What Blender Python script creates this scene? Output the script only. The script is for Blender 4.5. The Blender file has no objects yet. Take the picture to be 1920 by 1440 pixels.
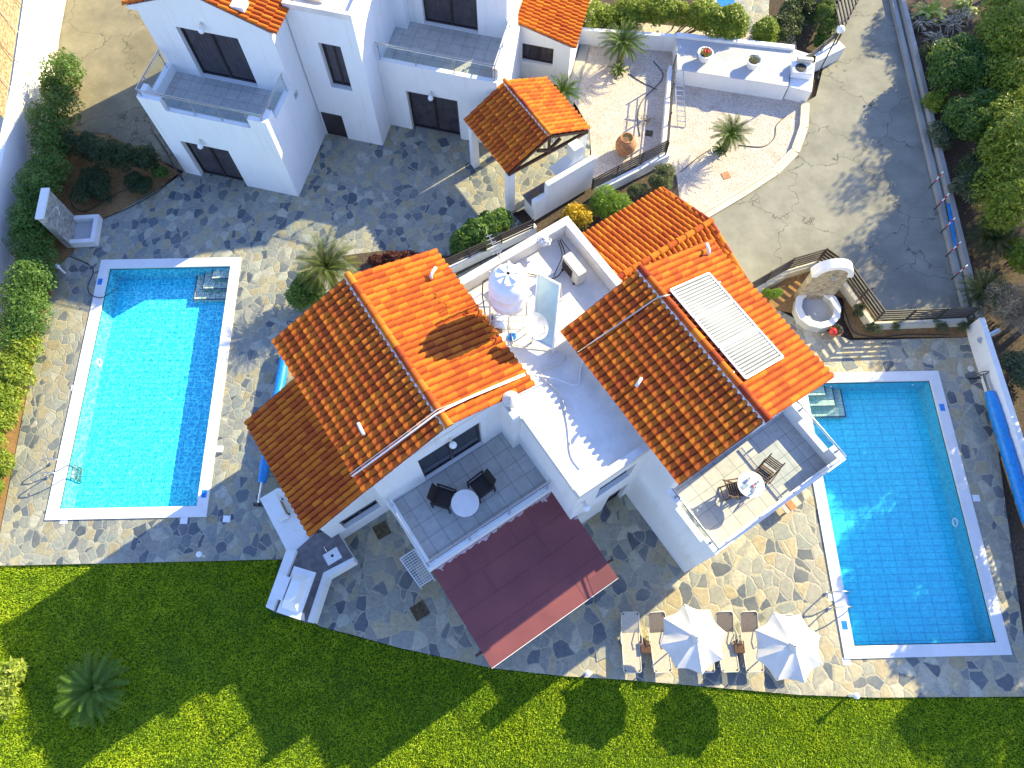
import bpy, bmesh, math, random
import numpy as np
from mathutils import Vector, Matrix
from mathutils.geometry import tessellate_polygon
R = math.radians
random.seed(7); rng = np.random.default_rng(7)
S = bpy.context.scene; COL = S.collection

# ------------------------------------------------------------------ camera, sky, sun, exposure
CAMH, TILT, FPX = 26.0, 21.7, 1360.0
cd = bpy.data.cameras.new('camera'); cam = bpy.data.objects.new('camera', cd); COL.objects.link(cam)
cd.sensor_width = 36; cd.lens = FPX / 1920 * 36; cd.clip_end = 500; cd.clip_start = .5
cam.location = (0, 0, CAMH); cam.rotation_euler = (R(TILT), 0, 0); S.camera = cam

SUN_AZ, SUN_EL = 36.6, 26.7           # direction towards the sun, degrees from +X
W = bpy.data.worlds.new('World'); S.world = W; W.use_nodes = True
nt = W.node_tree; nt.nodes.clear()
sky = nt.nodes.new('ShaderNodeTexSky'); sky.sky_type = 'NISHITA'; sky.sun_disc = False
sky.sun_elevation = R(SUN_EL); sky.sun_rotation = R(90 - SUN_AZ)
sky.air_density = 1.3; sky.dust_density = .4; sky.ozone_density = 2.5
bg = nt.nodes.new('ShaderNodeBackground'); bg.inputs[1].default_value = .145
wo = nt.nodes.new('ShaderNodeOutputWorld')
tn = nt.nodes.new('ShaderNodeMix'); tn.data_type = 'RGBA'; tn.blend_type = 'MULTIPLY'; tn.inputs[0].default_value = 1; tn.inputs[7].default_value = (.85, .88, 1.16, 1)
nt.links.new(sky.outputs[0], tn.inputs[6]); nt.links.new(tn.outputs[2], bg.inputs[0]); nt.links.new(bg.outputs[0], wo.inputs[0])
sd = bpy.data.lights.new('sun', 'SUN'); sun = bpy.data.objects.new('sun', sd); COL.objects.link(sun)
sd.energy = 5.0; sd.angle = R(.5); sd.color = (1, .88, .50)
dsun = Vector((math.cos(R(SUN_AZ)) * math.cos(R(SUN_EL)), math.sin(R(SUN_AZ)) * math.cos(R(SUN_EL)), math.sin(R(SUN_EL))))
sun.rotation_euler = dsun.to_track_quat('Z', 'Y').to_euler(); sun.location = (30, 20, 30)
S.view_settings.view_transform = 'Standard'; S.view_settings.look = 'None'
S.view_settings.exposure = 1.36; S.view_settings.gamma = 1
S.render.engine = 'CYCLES'
S.cycles.max_bounces = 8; S.cycles.diffuse_bounces = 3; S.cycles.transparent_max_bounces = 12
S.cycles.sample_clamp_indirect = 6; S.cycles.caustics_reflective = False

# ------------------------------------------------------------------ frames
def frame(deg, ox=0, oy=0, oz=0):
    a = R(deg); c, s = math.cos(a), math.sin(a)
    return lambda u, v, z=0: (ox + c * u - s * v, oy + s * u + c * v, oz + z)
WF = frame(0)
MF = frame(33.8)      # the main villa
NF = frame(-14)       # the villa behind
_ct, _st = math.cos(R(TILT)), math.sin(R(TILT))
def P(px, py, z=0.0):
    """world point at height z seen at a point of the 1920x1440 photograph"""
    x = (px - 960) / FPX; y = -(py - 720) / FPX
    d = (x, _ct * y + _st, _st * y - _ct); k = (z - CAMH) / d[2]
    return (d[0] * k, d[1] * k, z)
def P2(px, py, z=0.0): return P(px, py, z)[:2]

# ------------------------------------------------------------------ mesh builder
class MB:
    def __init__(s, F=WF): s.v = []; s.f = []; s.m = []; s.F = F; s.mi = 0; s.a = []; s.av = .5
    def add(s, vs, fs, raw=False):
        o = len(s.v); s.v += [tuple(p) for p in vs] if raw else [s.F(*p) for p in vs]
        for f in fs: s.f.append(tuple(i + o for i in f)); s.m.append(s.mi); s.a.append(s.av)
    def box(s, u0, u1, v0, v1, z0, z1):
        s.add([(u0,v0,z0),(u1,v0,z0),(u1,v1,z0),(u0,v1,z0),(u0,v0,z1),(u1,v0,z1),(u1,v1,z1),(u0,v1,z1)],
              [(0,3,2,1),(4,5,6,7),(0,1,5,4),(1,2,6,5),(2,3,7,6),(3,0,4,7)])
        return s
    def prism(s, pts, z0, z1):
        n = len(pts)
        zz0 = z0 if hasattr(z0, '__len__') else [z0] * n; zz1 = z1 if hasattr(z1, '__len__') else [z1] * n
        s.add([(p[0], p[1], zz0[i]) for i, p in enumerate(pts)] + [(p[0], p[1], zz1[i]) for i, p in enumerate(pts)],
              [tuple(range(n - 1, -1, -1)), tuple(range(n, 2 * n))] + [(i, (i + 1) % n, n + (i + 1) % n, n + i) for i in range(n)])
        return s
    def quad(s, *p): s.add(p, [tuple(range(len(p)))]); return s
    def bar(s, a, b, w, h=None, up=(0, 0, 1)):
        """rectangular bar between two points"""
        h = h or w; A, B = Vector(s.F(*a)), Vector(s.F(*b)); d = (B - A).normalized(); U = Vector(up)
        if abs(d.dot(U)) > .98: U = Vector((1, 0, 0))
        x = d.cross(U).normalized() * w / 2; y = x.cross(d).normalized() * h / 2
        s.add([A - x - y, A + x - y, A + x + y, A - x + y, B - x - y, B + x - y, B + x + y, B - x + y],
              [(0,3,2,1),(4,5,6,7),(0,1,5,4),(1,2,6,5),(2,3,7,6),(3,0,4,7)], raw=True); return s
    def tube(s, pts, r, n=8, cap=True):
        Q = [Vector(s.F(*p)) for p in pts]; m = len(Q); rr = r if hasattr(r, '__len__') else [r] * m
        vs = []; up = None
        for i in range(m):
            d = ((Q[min(i + 1, m - 1)] - Q[i]).normalized() + (Q[i] - Q[max(i - 1, 0)]).normalized())
            d = d.normalized() if d.length > 1e-6 else Vector((0, 0, 1))
            if up is None: up = Vector((0, 0, 1)) if abs(d.z) < .9 else Vector((1, 0, 0))
            x = d.cross(up).normalized(); y = x.cross(d).normalized(); up = y
            for k in range(n):
                a = 2 * math.pi * k / n; vs.append(Q[i] + (x * math.cos(a) + y * math.sin(a)) * rr[i])
        fs = [(i*n+k, (i+1)*n+k, (i+1)*n+(k+1) % n, i*n+(k+1) % n) for i in range(m - 1) for k in range(n)]
        if cap: fs += [tuple(range(n)), tuple(range(m*n-1, (m-1)*n-1, -1))]
        s.add(vs, fs, raw=True); return s
    def lathe(s, c, prof, n=20, close=False):
        """prof: list of (radius, z) revolved round the vertical through c"""
        vs = [(c[0] + r * math.cos(2*math.pi*k/n), c[1] + r * math.sin(2*math.pi*k/n), c[2] + z) for r, z in prof for k in range(n)]
        m = len(prof)
        fs = [(i*n+k, i*n+(k+1) % n, (i+1)*n+(k+1) % n, (i+1)*n+k) for i in range(m - 1) for k in range(n)]
        if prof[0][0] > 1e-4 and not close: fs.append(tuple(range(n - 1, -1, -1)))
        if prof[-1][0] > 1e-4 and not close: fs.append(tuple(range((m-1)*n, m*n)))
        s.add(vs, fs); return s
    def build(s, name, mat, parent=None, smooth=False, bevel=0):
        me = bpy.data.meshes.new(name); off = Vector(parent.matrix_world.translation) if parent else Vector((0, 0, 0))
        if parent: off = abs_loc(parent)
        me.from_pydata([tuple(Vector(p) - off) for p in s.v], [], s.f); me.update()
        mats = mat if isinstance(mat, (list, tuple)) else [mat]
        for k in mats: me.materials.append(k)
        if len(mats) > 1: me.polygons.foreach_set('material_index', s.m)
        at = me.attributes.new('rnd', 'FLOAT', 'FACE'); at.data.foreach_set('value', s.a)
        if smooth:
            try: me.shade_smooth()
            except Exception: pass
            if smooth is not True:
                try: me.set_sharp_from_angle(angle=R(smooth))
                except Exception: pass
        o = bpy.data.objects.new(name, me); COL.objects.link(o)
        if parent: o.parent = parent
        else:   # a thing that is one mesh: origin at its base
            xs = np.array(s.v); c = Vector((xs[:,0].mean(), xs[:,1].mean(), xs[:,2].min()))
            me.transform(Matrix.Translation(-c)); o.location = c; o['_l'] = list(c)
        if bevel:
            bm = bmesh.new(); bm.from_mesh(me); bmesh.ops.remove_doubles(bm, verts=bm.verts, dist=1e-4)
            bmesh.ops.bevel(bm, geom=[e for e in bm.edges if len(e.link_faces) == 2 and e.calc_face_angle(0) > .6], offset=bevel, segments=2, affect='EDGES', clamp_overlap=True)
            bm.to_mesh(me); bm.free()
        return o
def abs_loc(o):
    l = Vector((0, 0, 0))
    while o: l += Vector(o.location); o = o.parent
    return l
def tag(o, label=None, cat=None, group=None, kind=None):
    if label: o['label'] = label
    if cat: o['category'] = cat
    if group: o['group'] = group
    if kind: o['kind'] = kind
    return o
def thing(name, loc, label, cat, group=None):
    o = bpy.data.objects.new(name, None); COL.objects.link(o); o.location = loc; o.empty_display_size = .2
    return tag(o, label, cat, group)
def struct(o): o['kind'] = 'structure'; return o
def copy_thing(root, loc, rotz=0, label=None, scale=1):
    def cp(o, par):
        c = o.copy(); COL.objects.link(c); c.parent = par
        for ch in [x for x in bpy.data.objects if x.parent == o]: cp(ch, c)
        return c
    c = cp(root, None); c.location = loc; c.rotation_euler = (0, 0, rotz); c.scale = (scale,) * 3
    if label: c['label'] = label
    return c

# ------------------------------------------------------------------ materials
class N:
    """tiny node-tree helper"""
    def __init__(s, name):
        s.mat = bpy.data.materials.new(name); s.mat.use_nodes = True; s.t = s.mat.node_tree; s.t.nodes.clear()
        s.out = s.t.nodes.new('ShaderNodeOutputMaterial'); s.b = s.t.nodes.new('ShaderNodeBsdfPrincipled')
        s.t.links.new(s.b.outputs[0], s.out.inputs[0]); s.co = None
    def n(s, typ, **k):
        x = s.t.nodes.new('ShaderNode' + typ)
        for a, b in k.items(): setattr(x, a, b)
        return x
    def l(s, a, b): s.t.links.new(a, b)
    def pos(s):
        if not s.co: s.co = s.n('NewGeometry').outputs['Position']
        return s.co
    def obj(s): return s.n('TexCoord').outputs['Object']
    def noise(s, sc, det=3, co=None, rough=.5):
        x = s.n('TexNoise'); x.inputs['Scale'].default_value = sc; x.inputs['Detail'].default_value = det; x.inputs['Roughness'].default_value = rough
        s.l(co or s.pos(), x.inputs['Vector']); return x
    def voro(s, sc, feat='F1', co=None, rnd=1):
        x = s.n('TexVoronoi', feature=feat); x.inputs['Scale'].default_value = sc; x.inputs['Randomness'].default_value = rnd
        s.l(co or s.pos(), x.inputs['Vector']); return x
    def ramp(s, fac, stops, interp='LINEAR'):
        x = s.n('ValToRGB'); x.color_ramp.interpolation = interp; e = x.color_ramp.elements
        while len(e) < len(stops): e.new(.5)
        for i, (p, c) in enumerate(stops): e[i].position = p; e[i].color = (*c, 1) if len(c) == 3 else c
        s.l(fac, x.inputs[0]); return x.outputs[0]
    def mix(s, fac, a, b, mode='MIX'):
        x = s.n('Mix', data_type='RGBA', blend_type=mode)
        for inp, val in ((0, fac), (6, a), (7, b)):
            if hasattr(val, 'is_linked') or hasattr(val, 'links'): s.l(val, x.inputs[inp])
            elif inp == 0: x.inputs[0].default_value = val
            else: x.inputs[inp].default_value = (*val, 1)
        return x.outputs[2]
    def math(s, op, a, b=None, clamp=False):
        x = s.n('Math', operation=op); x.use_clamp = clamp
        for i, val in enumerate((a, b)):
            if val is None: continue
            if hasattr(val, 'links'): s.l(val, x.inputs[i])
            else: x.inputs[i].default_value = val
        return x.outputs[0]
    def bump(s, h, st=.3, dist=.02):
        x = s.n('Bump'); x.inputs['Strength'].default_value = st; x.inputs['Distance'].default_value = dist
        s.l(h, x.inputs['Height']); s.l(x.outputs[0], s.b.inputs['Normal']); return x
    def col(s, c):
        if hasattr(c, 'links'): s.l(c, s.b.inputs['Base Color'])
        else: s.b.inputs['Base Color'].default_value = (*c, 1)
    def set(s, rough=.6, metal=0, spec=None):
        s.b.inputs['Roughness'].default_value = rough; s.b.inputs['Metallic'].default_value = metal
        if spec is not None: s.b.inputs['Specular IOR Level'].default_value = spec
        return s
def schlick(m, f0, normal=None):
    lw = m.n('LayerWeight'); lw.inputs['Blend'].default_value = .5
    if normal: m.l(normal, lw.inputs['Normal'])
    return m.math('ADD', m.math('MULTIPLY', m.math('POWER', lw.outputs['Facing'], 5.0), 1 - f0), f0, True)
def simple(name, c, rough=.6, metal=0, var=.12, sc=6, bump=.15, spec=None):
    m = N(name); n = m.noise(sc, 4); c2 = tuple(x * (1 - var * 2) for x in c); c3 = tuple(min(1, x * (1 + var)) for x in c)
    m.col(m.ramp(n.outputs[0], [(.3, c2), (.7, c3)])); m.set(rough, metal, spec)
    if bump: m.bump(m.noise(sc * 9, 3).outputs[0], bump, .005)
    return m.mat
def attr(m, name='rnd'):
    a = m.n('Attribute'); a.attribute_name = name; return a.outputs['Fac']

def mk_plaster(name, c, dirt=.10):
    m = N(name); a = m.noise(.9, 5, rough=.6); b = m.noise(7, 4)
    base = m.mix(m.ramp(a.outputs[0], [(.42, (0, 0, 0)), (.75, (1, 1, 1))]), c, tuple(x * (1 - dirt) for x in c))
    st = m.voro(1.3); sp = m.ramp(b.outputs[0], [(.60, (0, 0, 0)), (.80, (.35, .35, .35))])
    sm = m.n('Mapping'); sm.inputs['Scale'].default_value = (2.6, 2.6, .22); m.l(m.pos(), sm.inputs['Vector']); sn = m.noise(1.6, 5, co=sm.outputs[0], rough=.6)
    base = m.mix(m.ramp(sn.outputs[0], [(.54, (0, 0, 0)), (.74, (.6, .6, .6))]), base, (c[0] * .84, c[1] * .82, c[2] * .77))
    m.col(m.mix(sp, base, (c[0] * .86, c[1] * .83, c[2] * .78))); m.set(.85, spec=.2)
    m.bump(m.noise(60, 4).outputs[0], .25, .006); return m.mat
PLASTER = mk_plaster('white_plaster', (.80, .80, .79), .05)
ROOFW = mk_plaster('flat_roof_paint', (.74, .70, .65), .3)
CONC = mk_plaster('concrete', (.36, .35, .32), .3)
KERB = mk_plaster('kerb_concrete', (.60, .54, .42), .22)

def mk_tiles():
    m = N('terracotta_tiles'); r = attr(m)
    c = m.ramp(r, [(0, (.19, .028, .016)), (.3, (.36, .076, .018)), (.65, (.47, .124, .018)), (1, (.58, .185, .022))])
    n = m.noise(3.5, 5); c = m.mix(m.ramp(n.outputs[0], [(.45, (0, 0, 0)), (.8, (.4, .4, .4))]), c, (.42, .075, .032))
    sp = m.noise(38, 2); c = m.mix(m.ramp(sp.outputs[0], [(.78, (0, 0, 0)), (.82, (.5, .5, .5))]), c, (.55, .34, .22))
    m.col(c); m.set(.8, spec=.08); m.bump(m.noise(50, 4).outputs[0], .3, .004); return m.mat
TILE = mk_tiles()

def mk_flag(name, sc, warp=.12, tint=(1, 1, 1)):
    m = N(name); nz = m.noise(2.2, 2); nz2 = m.n('VectorMath', operation='MULTIPLY_ADD')
    m.l(nz.outputs['Color'], nz2.inputs[0]); nz2.inputs[1].default_value = (warp * 2.2,) * 3; m.l(m.pos(), nz2.inputs[2])
    mp = m.n('Mapping'); mp.inputs['Scale'].default_value = (1, .82, 1); mp.inputs['Rotation'].default_value = (0, 0, .5); m.l(nz2.outputs[0], mp.inputs['Vector'])
    flat = m.n('VectorMath', operation='MULTIPLY'); m.l(mp.outputs[0], flat.inputs[0]); flat.inputs[1].default_value = (1, 1, 0)
    co = flat.outputs[0]
    f = m.voro(sc, co=co, rnd=.95); e = m.voro(sc, 'DISTANCE_TO_EDGE', co=co, rnd=.95)
    sep = m.n('SeparateColor'); m.l(f.outputs['Color'], sep.inputs[0])
    T = lambda c: tuple(a * b for a, b in zip(c, tint))
    c = m.ramp(sep.outputs[0], [(0, T((.085, .10, .12))), (.17, T((.15, .165, .175))), (.19, T((.26, .25, .22))), (.42, T((.36, .33, .26))), (.44, T((.38, .30, .175))), (.68, T((.46, .39, .25))), (.70, T((.24, .25, .225))), (.86, T((.35, .34, .28))), (.88, T((.46, .41, .30))), (1, T((.50, .46, .36)))])
    n = m.noise(7, 6, rough=.65); c = m.mix(.42, c, m.ramp(n.outputs[0], [(.25, (.12, .12, .12)), (.72, (.78, .76, .70))]), 'OVERLAY')
    n3 = m.noise(.5, 3); c = m.mix(m.ramp(n3.outputs[0], [(.45, (0, 0, 0)), (.7, (.35, .35, .35))]), c, T((.44, .39, .29)))
    nw = m.noise(9, 3); ew = m.math('ADD', e.outputs['Distance'], m.math('MULTIPLY', m.math('SUBTRACT', nw.outputs[0], .5), .05))
    g = m.ramp(ew, [(.018, (1, 1, 1)), (.045, (0, 0, 0))]); gn = m.noise(14, 3)
    gr = m.ramp(gn.outputs[0], [(.3, T((.32, .28, .20))), (.7, T((.48, .43, .31)))])
    c = m.mix(g, c, gr); m.col(c)
    rr = m.ramp(sep.outputs[1], [(0, (.45, .45, .45)), (1, (.8, .8, .8))]); m.l(rr, m.b.inputs['Roughness'])
    h = m.math('ADD', m.math('MULTIPLY', m.ramp(ew, [(.02, (0, 0, 0)), (.08, (1, 1, 1))]), .8), m.math('MULTIPLY', n.outputs[0], .5))
    m.bump(h, .45, .02); return m.mat
FLAG_S = mk_flag('flagstone_small', 3.2, tint=(.74, .80, .86))
FLAG_L = mk_flag('flagstone_large', 2.35, tint=(.94, .94, .92))

def mk_ground(name, stops, sc, bsc=40, bst=.5, sc2=.6, dark=.25, bd=.02):
    m = N(name); n = m.noise(sc, 6, rough=.65); c = m.ramp(n.outputs[0], stops)
    n2 = m.noise(sc2, 3); c = m.mix(m.ramp(n2.outputs[0], [(.4, (0, 0, 0)), (.75, (dark,) * 3)]), c, tuple(x * .5 for x in stops[0][1]))
    m.col(c); m.set(.95, spec=.1); m.bump(m.noise(bsc, 4).outputs[0], bst, bd); return m.mat
SOIL = mk_ground('garden_soil', [(.3, (.20, .115, .055)), (.7, (.36, .21, .09))], 9)
DARKSOIL = mk_ground('dark_leafy_soil', [(.3, (.05, .038, .028)), (.6, (.12, .09, .065)), (.8, (.24, .19, .14))], 12, dark=.4)
TURF = mk_ground('turf', [(.3, (.03, .065, .006)), (.7, (.07, .12, .012))], 14, 60, .9, .5, .2)
def mk_gravel():
    m = N('white_gravel'); v = m.voro(26); sep = m.n('SeparateColor'); m.l(v.outputs['Color'], sep.inputs[0])
    c = m.ramp(sep.outputs[0], [(0, (.42, .34, .27)), (.3, (.56, .47, .39)), (1, (.68, .60, .51))])
    n = m.noise(1.2, 6, rough=.7); c = m.mix(m.ramp(n.outputs[0], [(.5, (0, 0, 0)), (.72, (.55, .55, .55))]), c, (.36, .27, .20))
    d = m.noise(11, 3); c = m.mix(m.ramp(d.outputs[0], [(.62, (0, 0, 0)), (.68, (.8, .8, .8))]), c, (.30, .21, .15))
    m.col(c); m.set(.95, spec=.15); m.bump(v.outputs['Distance'], .8, .03); return m.mat
GRAVEL = mk_gravel()
def mk_asphalt(name, a, b, crack=.9):
    m = N(name); n = m.noise(1.1, 8, rough=.7); c = m.ramp(n.outputs[0], [(.3, a), (.7, b)])
    g = m.noise(70, 3); c = m.mix(.35, c, m.ramp(g.outputs[0], [(.3, (.25,) * 3), (.7, (.75,) * 3)]), 'OVERLAY')
    wz = m.noise(1.4, 5); wm = m.n('VectorMath', operation='MULTIPLY_ADD'); m.l(wz.outputs['Color'], wm.inputs[0]); wm.inputs[1].default_value = (1.5,) * 3; m.l(m.pos(), wm.inputs[2])
    e = m.voro(.28, 'DISTANCE_TO_EDGE', co=wm.outputs[0]); k = m.ramp(e.outputs['Distance'], [(0, (crack,) * 3), (.008, (0, 0, 0))])
    c = m.mix(k, c, tuple(x * .35 for x in a))
    s = m.noise(.35, 3); c = m.mix(m.ramp(s.outputs[0], [(.5, (0, 0, 0)), (.7, (.5, .5, .5))]), c, tuple(x * .72 for x in a))
    w = m.noise(5, 3); c = m.mix(m.ramp(w.outputs[0], [(.72, (0, 0, 0)), (.76, (.45, .45, .45))]), c, tuple(min(1, x * 1.5) for x in b))
    m.col(c); m.set(.9, spec=.2); m.bump(g.outputs[0], .4, .006); return m.mat
ROADL = mk_asphalt('old_yard_concrete', (.17, .15, .10), (.28, .24, .155))
ROADR = mk_asphalt('driveway_concrete', (.20, .19, .155), (.30, .285, .23))

def mk_grid(name, c, line, size, lw=.012, var=.12, rough=.45, frame_deg=0, sx=1, rand=True):
    m = N(name); mp = m.n('Mapping'); mp.inputs['Rotation'].default_value = (0, 0, -R(frame_deg)); m.l(m.pos(), mp.inputs['Vector'])
    br = m.n('TexBrick'); br.offset = 0; m.l(mp.outputs[0], br.inputs['Vector'])
    br.inputs['Scale'].default_value = 1; br.inputs['Brick Width'].default_value = size * sx; br.inputs['Row Height'].default_value = size
    br.inputs['Mortar Size'].default_value = lw; br.inputs['Mortar Smooth'].default_value = .1; br.inputs['Bias'].default_value = 0
    br.inputs['Color1'].default_value = (*c, 1); br.inputs['Color2'].default_value = (*tuple(x * (1 - var) for x in c), 1); br.inputs['Mortar'].default_value = (*line, 1)
    n = m.noise(5, 5); c2 = m.mix(.3, br.outputs[0], m.ramp(n.outputs[0], [(.3, (.35,) * 3), (.7, (.7,) * 3)]), 'OVERLAY')
    m.col(c2); m.set(rough); return m.mat
FLOORT = mk_grid('balcony_tiles', (.47, .46, .43), (.22, .21, .20), .52, .010, .10, .5, 33.8)
FLOORT2 = mk_grid('balcony_tiles_behind', (.47, .46, .43), (.25, .24, .23), .52, .010, .10, .5, -14)
POOLT = mk_grid('pool_floor_tiles', (.03, .62, .80), (.010, .40, .60), .25, .016, .08, .3, 1.2, 2)
def mk_poolwall():
    m = N('pool_wall_tiles'); mp = m.n('Mapping'); m.l(m.pos(), mp.inputs['Vector'])
    s = m.n('SeparateXYZ'); m.l(mp.outputs[0], s.inputs[0]); cx = m.math('ADD', s.outputs[0], s.outputs[1])
    cb = m.n('CombineXYZ'); m.l(cx, cb.inputs[0]); m.l(s.outputs[2], cb.inputs[1])
    br = m.n('TexBrick'); br.offset = 0; m.l(cb.outputs[0], br.inputs['Vector']); br.inputs['Scale'].default_value = 1
    br.inputs['Brick Width'].default_value = .25; br.inputs['Row Height'].default_value = .125; br.inputs['Mortar Size'].default_value = .008
    br.inputs['Color1'].default_value = (.06, .47, .58, 1); br.inputs['Color2'].default_value = (.05, .42, .55, 1); br.inputs['Mortar'].default_value = (.05, .35, .5, 1)
    m.col(br.outputs[0]); m.set(.3); return m.mat
POOLW = mk_poolwall()
STEPT = mk_grid('pool_step_tiles', (.30, .50, .42), (.10, .28, .25), .12, .008, .1, .3, 1.2, 2)
NAVY = simple('navy_edge_tiles', (.02, .05, .10), .3)
MARBLE = mk_plaster('pale_marble', (.76, .74, .72), .12)
STEEL = simple('brushed_steel', (.62, .62, .60), .28, 1, .05, 3, .05)
DKMETAL = simple('dark_brown_metal', (.045, .035, .030), .45, 0, .1, 4, .1)
BLACKM = simple('black_iron', (.02, .02, .022), .5)
WHITEP = simple('white_plastic', (.80, .80, .80), .35, 0, .03, 4, .03)
CREAMP = simple('cream_painted_metal', (.66, .60, .50), .45, 0, .1, 5, .05)
FRAMEB = simple('dark_bronze_frame', (.035, .025, .025), .35, 0, .1, 3, 0)
WICKER = simple('black_wicker', (.025, .018, .016), .6, 0, .3, 30, .8)
DWOOD = simple('dark_stained_wood', (.10, .045, .025), .55, 0, .25, 14, .3)
LWOOD = simple('weathered_wood', (.38, .27, .16), .8, 0, .3, 9, .5)
POT = simple('terracotta_pot', (.42, .20, .10), .85, 0, .2, 8, .4)
FABRIC = simple('cream_mesh_fabric', (.50, .43, .335), .8, 0, .06, 12, .3)
FABD = simple('shaded_mesh_fabric', (.22, .17, .13), .8, 0, .06, 12, .3)  # cream mesh with the parasols' shade put into its colour
CANVAS = simple('cream_canvas', (.72, .66, .57), .9, 0, .05, 3, .25)
BLUECOV = simple('blue_pool_cover', (.01, .24, .62), .4, 0, .12, 7, .4)
BLUEV = simple('blue_depth_tile', (.02, .20, .60), .3)
RED = simple('red_glaze', (.60, .03, .02), .25, 0, .3, 14, .3)
RUBBER = simple('black_hose', (.025, .022, .02), .5)
GREYC = simple('grey_counter_stone', (.16, .145, .15), .5, 0, .2, 4, .2)
BROWNC = simple('rusty_iron_cover', (.115, .075, .035), .8, 0, .3, 9, .6)
SLATE = mk_plaster('grey_screed', (.46, .46, .46), .2)
TRUNK = simple('bark', (.13, .085, .05), .9, 0, .3, 12, .9)
CURT = simple('grey_curtain', (.17, .15, .155), .9, 0, .15, 3, 0)
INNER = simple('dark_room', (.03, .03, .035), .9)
def mk_felt():
    m = N('maroon_roof_felt'); n = m.noise(1.0, 4); g = m.noise(120, 2)
    c = m.ramp(n.outputs[0], [(.3, (.165, .046, .050)), (.7, (.215, .062, .062))]); c = m.mix(.4, c, m.ramp(g.outputs[0], [(.3, (.3,) * 3), (.7, (.7,) * 3)]), 'OVERLAY')
    m.col(c); m.set(.85); m.bump(g.outputs[0], .4, .004); return m.mat
FELT = mk_felt()
FELTW = mk_plaster('felt_scuff', (.60, .45, .46), .3)
def mk_stonewall(name, a, b, c3):
    m = N(name); s = m.n('SeparateXYZ'); m.l(m.pos(), s.inputs[0]); cb = m.n('CombineXYZ'); m.l(m.math('ADD', s.outputs[0], s.outputs[1]), cb.inputs[0]); m.l(s.outputs[2], cb.inputs[1])
    br = m.n('TexBrick'); m.l(cb.outputs[0], br.inputs['Vector']); br.inputs['Scale'].default_value = 1; br.inputs['Brick Width'].default_value = .26; br.inputs['Row Height'].default_value = .075
    br.inputs['Mortar Size'].default_value = .004; br.inputs['Color1'].default_value = (*a, 1); br.inputs['Color2'].default_value = (*b, 1); br.inputs['Mortar'].default_value = (*c3, 1); br.inputs['Bias'].default_value = 0
    n = m.noise(6, 5); c = m.mix(.6, br.outputs[0], m.ramp(n.outputs[0], [(.3, (.2,) * 3), (.7, (.8,) * 3)]), 'OVERLAY'); m.col(c); m.set(.85)
    m.bump(m.math('ADD', br.outputs['Fac'], m.math('MULTIPLY', n.outputs[0], -1.2)), .8, .03); return m.mat
CLAD = mk_stonewall('stone_cladding', (.42, .39, .34), (.30, .28, .24), (.14, .12, .1))
CLADY = mk_stonewall('yellow_stone_cladding', (.44, .36, .24), (.34, .27, .18), (.2, .15, .1))

def mk_glass(name, tint, mixf, rough=.03):
    m = N(name); t = m.n('BsdfTransparent'); t.inputs[0].default_value = (*tint, 1); g = m.n('BsdfGlossy'); g.inputs['Roughness'].default_value = rough
    g.inputs[0].default_value = (.9, .95, 1, 1); f = schlick(m, .04 + mixf); x = m.n('MixShader'); m.l(f, x.inputs[0]); m.l(t.outputs[0], x.inputs[1]); m.l(g.outputs[0], x.inputs[2])
    m.l(x.outputs[0], m.out.inputs[0]); return m.mat
RGLASS = mk_glass('rail_glass', (.93, .97, .96), .04)
WGLASS = mk_glass('window_glass', (.62, .60, .62), .02)
def mk_absorb():
    m = N('collector_glass'); m.col((.42, .56, .53)); m.set(.12); n = m.noise(3, 3)
    m.col(m.ramp(n.outputs[0], [(.3, (.40, .54, .51)), (.7, (.50, .63, .60))])); m.b.inputs['Coat Weight'].default_value = .6; return m.mat
COLLG = mk_absorb()  # pale teal base colour stands in for the reflection on the glass
def mk_stripe():
    m = N('striped_collector_tubes'); s = m.n('SeparateXYZ'); mp = m.n('Mapping'); mp.inputs['Rotation'].default_value = (0, 0, -R(33.8)); m.l(m.pos(), mp.inputs['Vector']); m.l(mp.outputs[0], s.inputs[0])
    w = m.math('FRACT', m.math('MULTIPLY', s.outputs[1], 9.5)); w2 = m.math('FRACT', m.math('MULTIPLY', s.outputs[0], 4))
    k = m.ramp(w, [(.44, (0, 0, 0)), (.54, (1, 1, 1)), (.88, (1, 1, 1)), (.98, (0, 0, 0))])
    n = m.noise(.8, 2); dk = m.ramp(n.outputs[0], [(.35, (.07, .08, .10)), (.7, (.20, .21, .22))])
    m.col(m.mix(k, dk, (.50, .50, .48))); m.set(.6, spec=.15); return m.mat
STRIPE = mk_stripe()

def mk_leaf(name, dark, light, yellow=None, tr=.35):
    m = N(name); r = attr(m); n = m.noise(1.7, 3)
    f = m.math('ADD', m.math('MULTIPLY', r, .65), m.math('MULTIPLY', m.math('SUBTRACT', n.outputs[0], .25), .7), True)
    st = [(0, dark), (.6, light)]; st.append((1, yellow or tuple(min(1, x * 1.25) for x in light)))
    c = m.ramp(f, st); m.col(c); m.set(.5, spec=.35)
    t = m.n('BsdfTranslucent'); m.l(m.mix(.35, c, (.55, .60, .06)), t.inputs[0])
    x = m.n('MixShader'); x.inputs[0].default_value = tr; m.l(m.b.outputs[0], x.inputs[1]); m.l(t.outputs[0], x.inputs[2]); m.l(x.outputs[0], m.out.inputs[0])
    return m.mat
LEAF = mk_leaf('hedge_leaves', (.035, .085, .015), (.08, .17, .028), (.15, .24, .035))
LEAFY = mk_leaf('yellow_green_leaves', (.07, .13, .012), (.19, .26, .022), (.38, .40, .04))  # yellower, paler greens than the hedge leaves
LEAFD = mk_leaf('dark_leaves', (.016, .032, .014), (.035, .065, .022), (.06, .09, .03))
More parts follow.
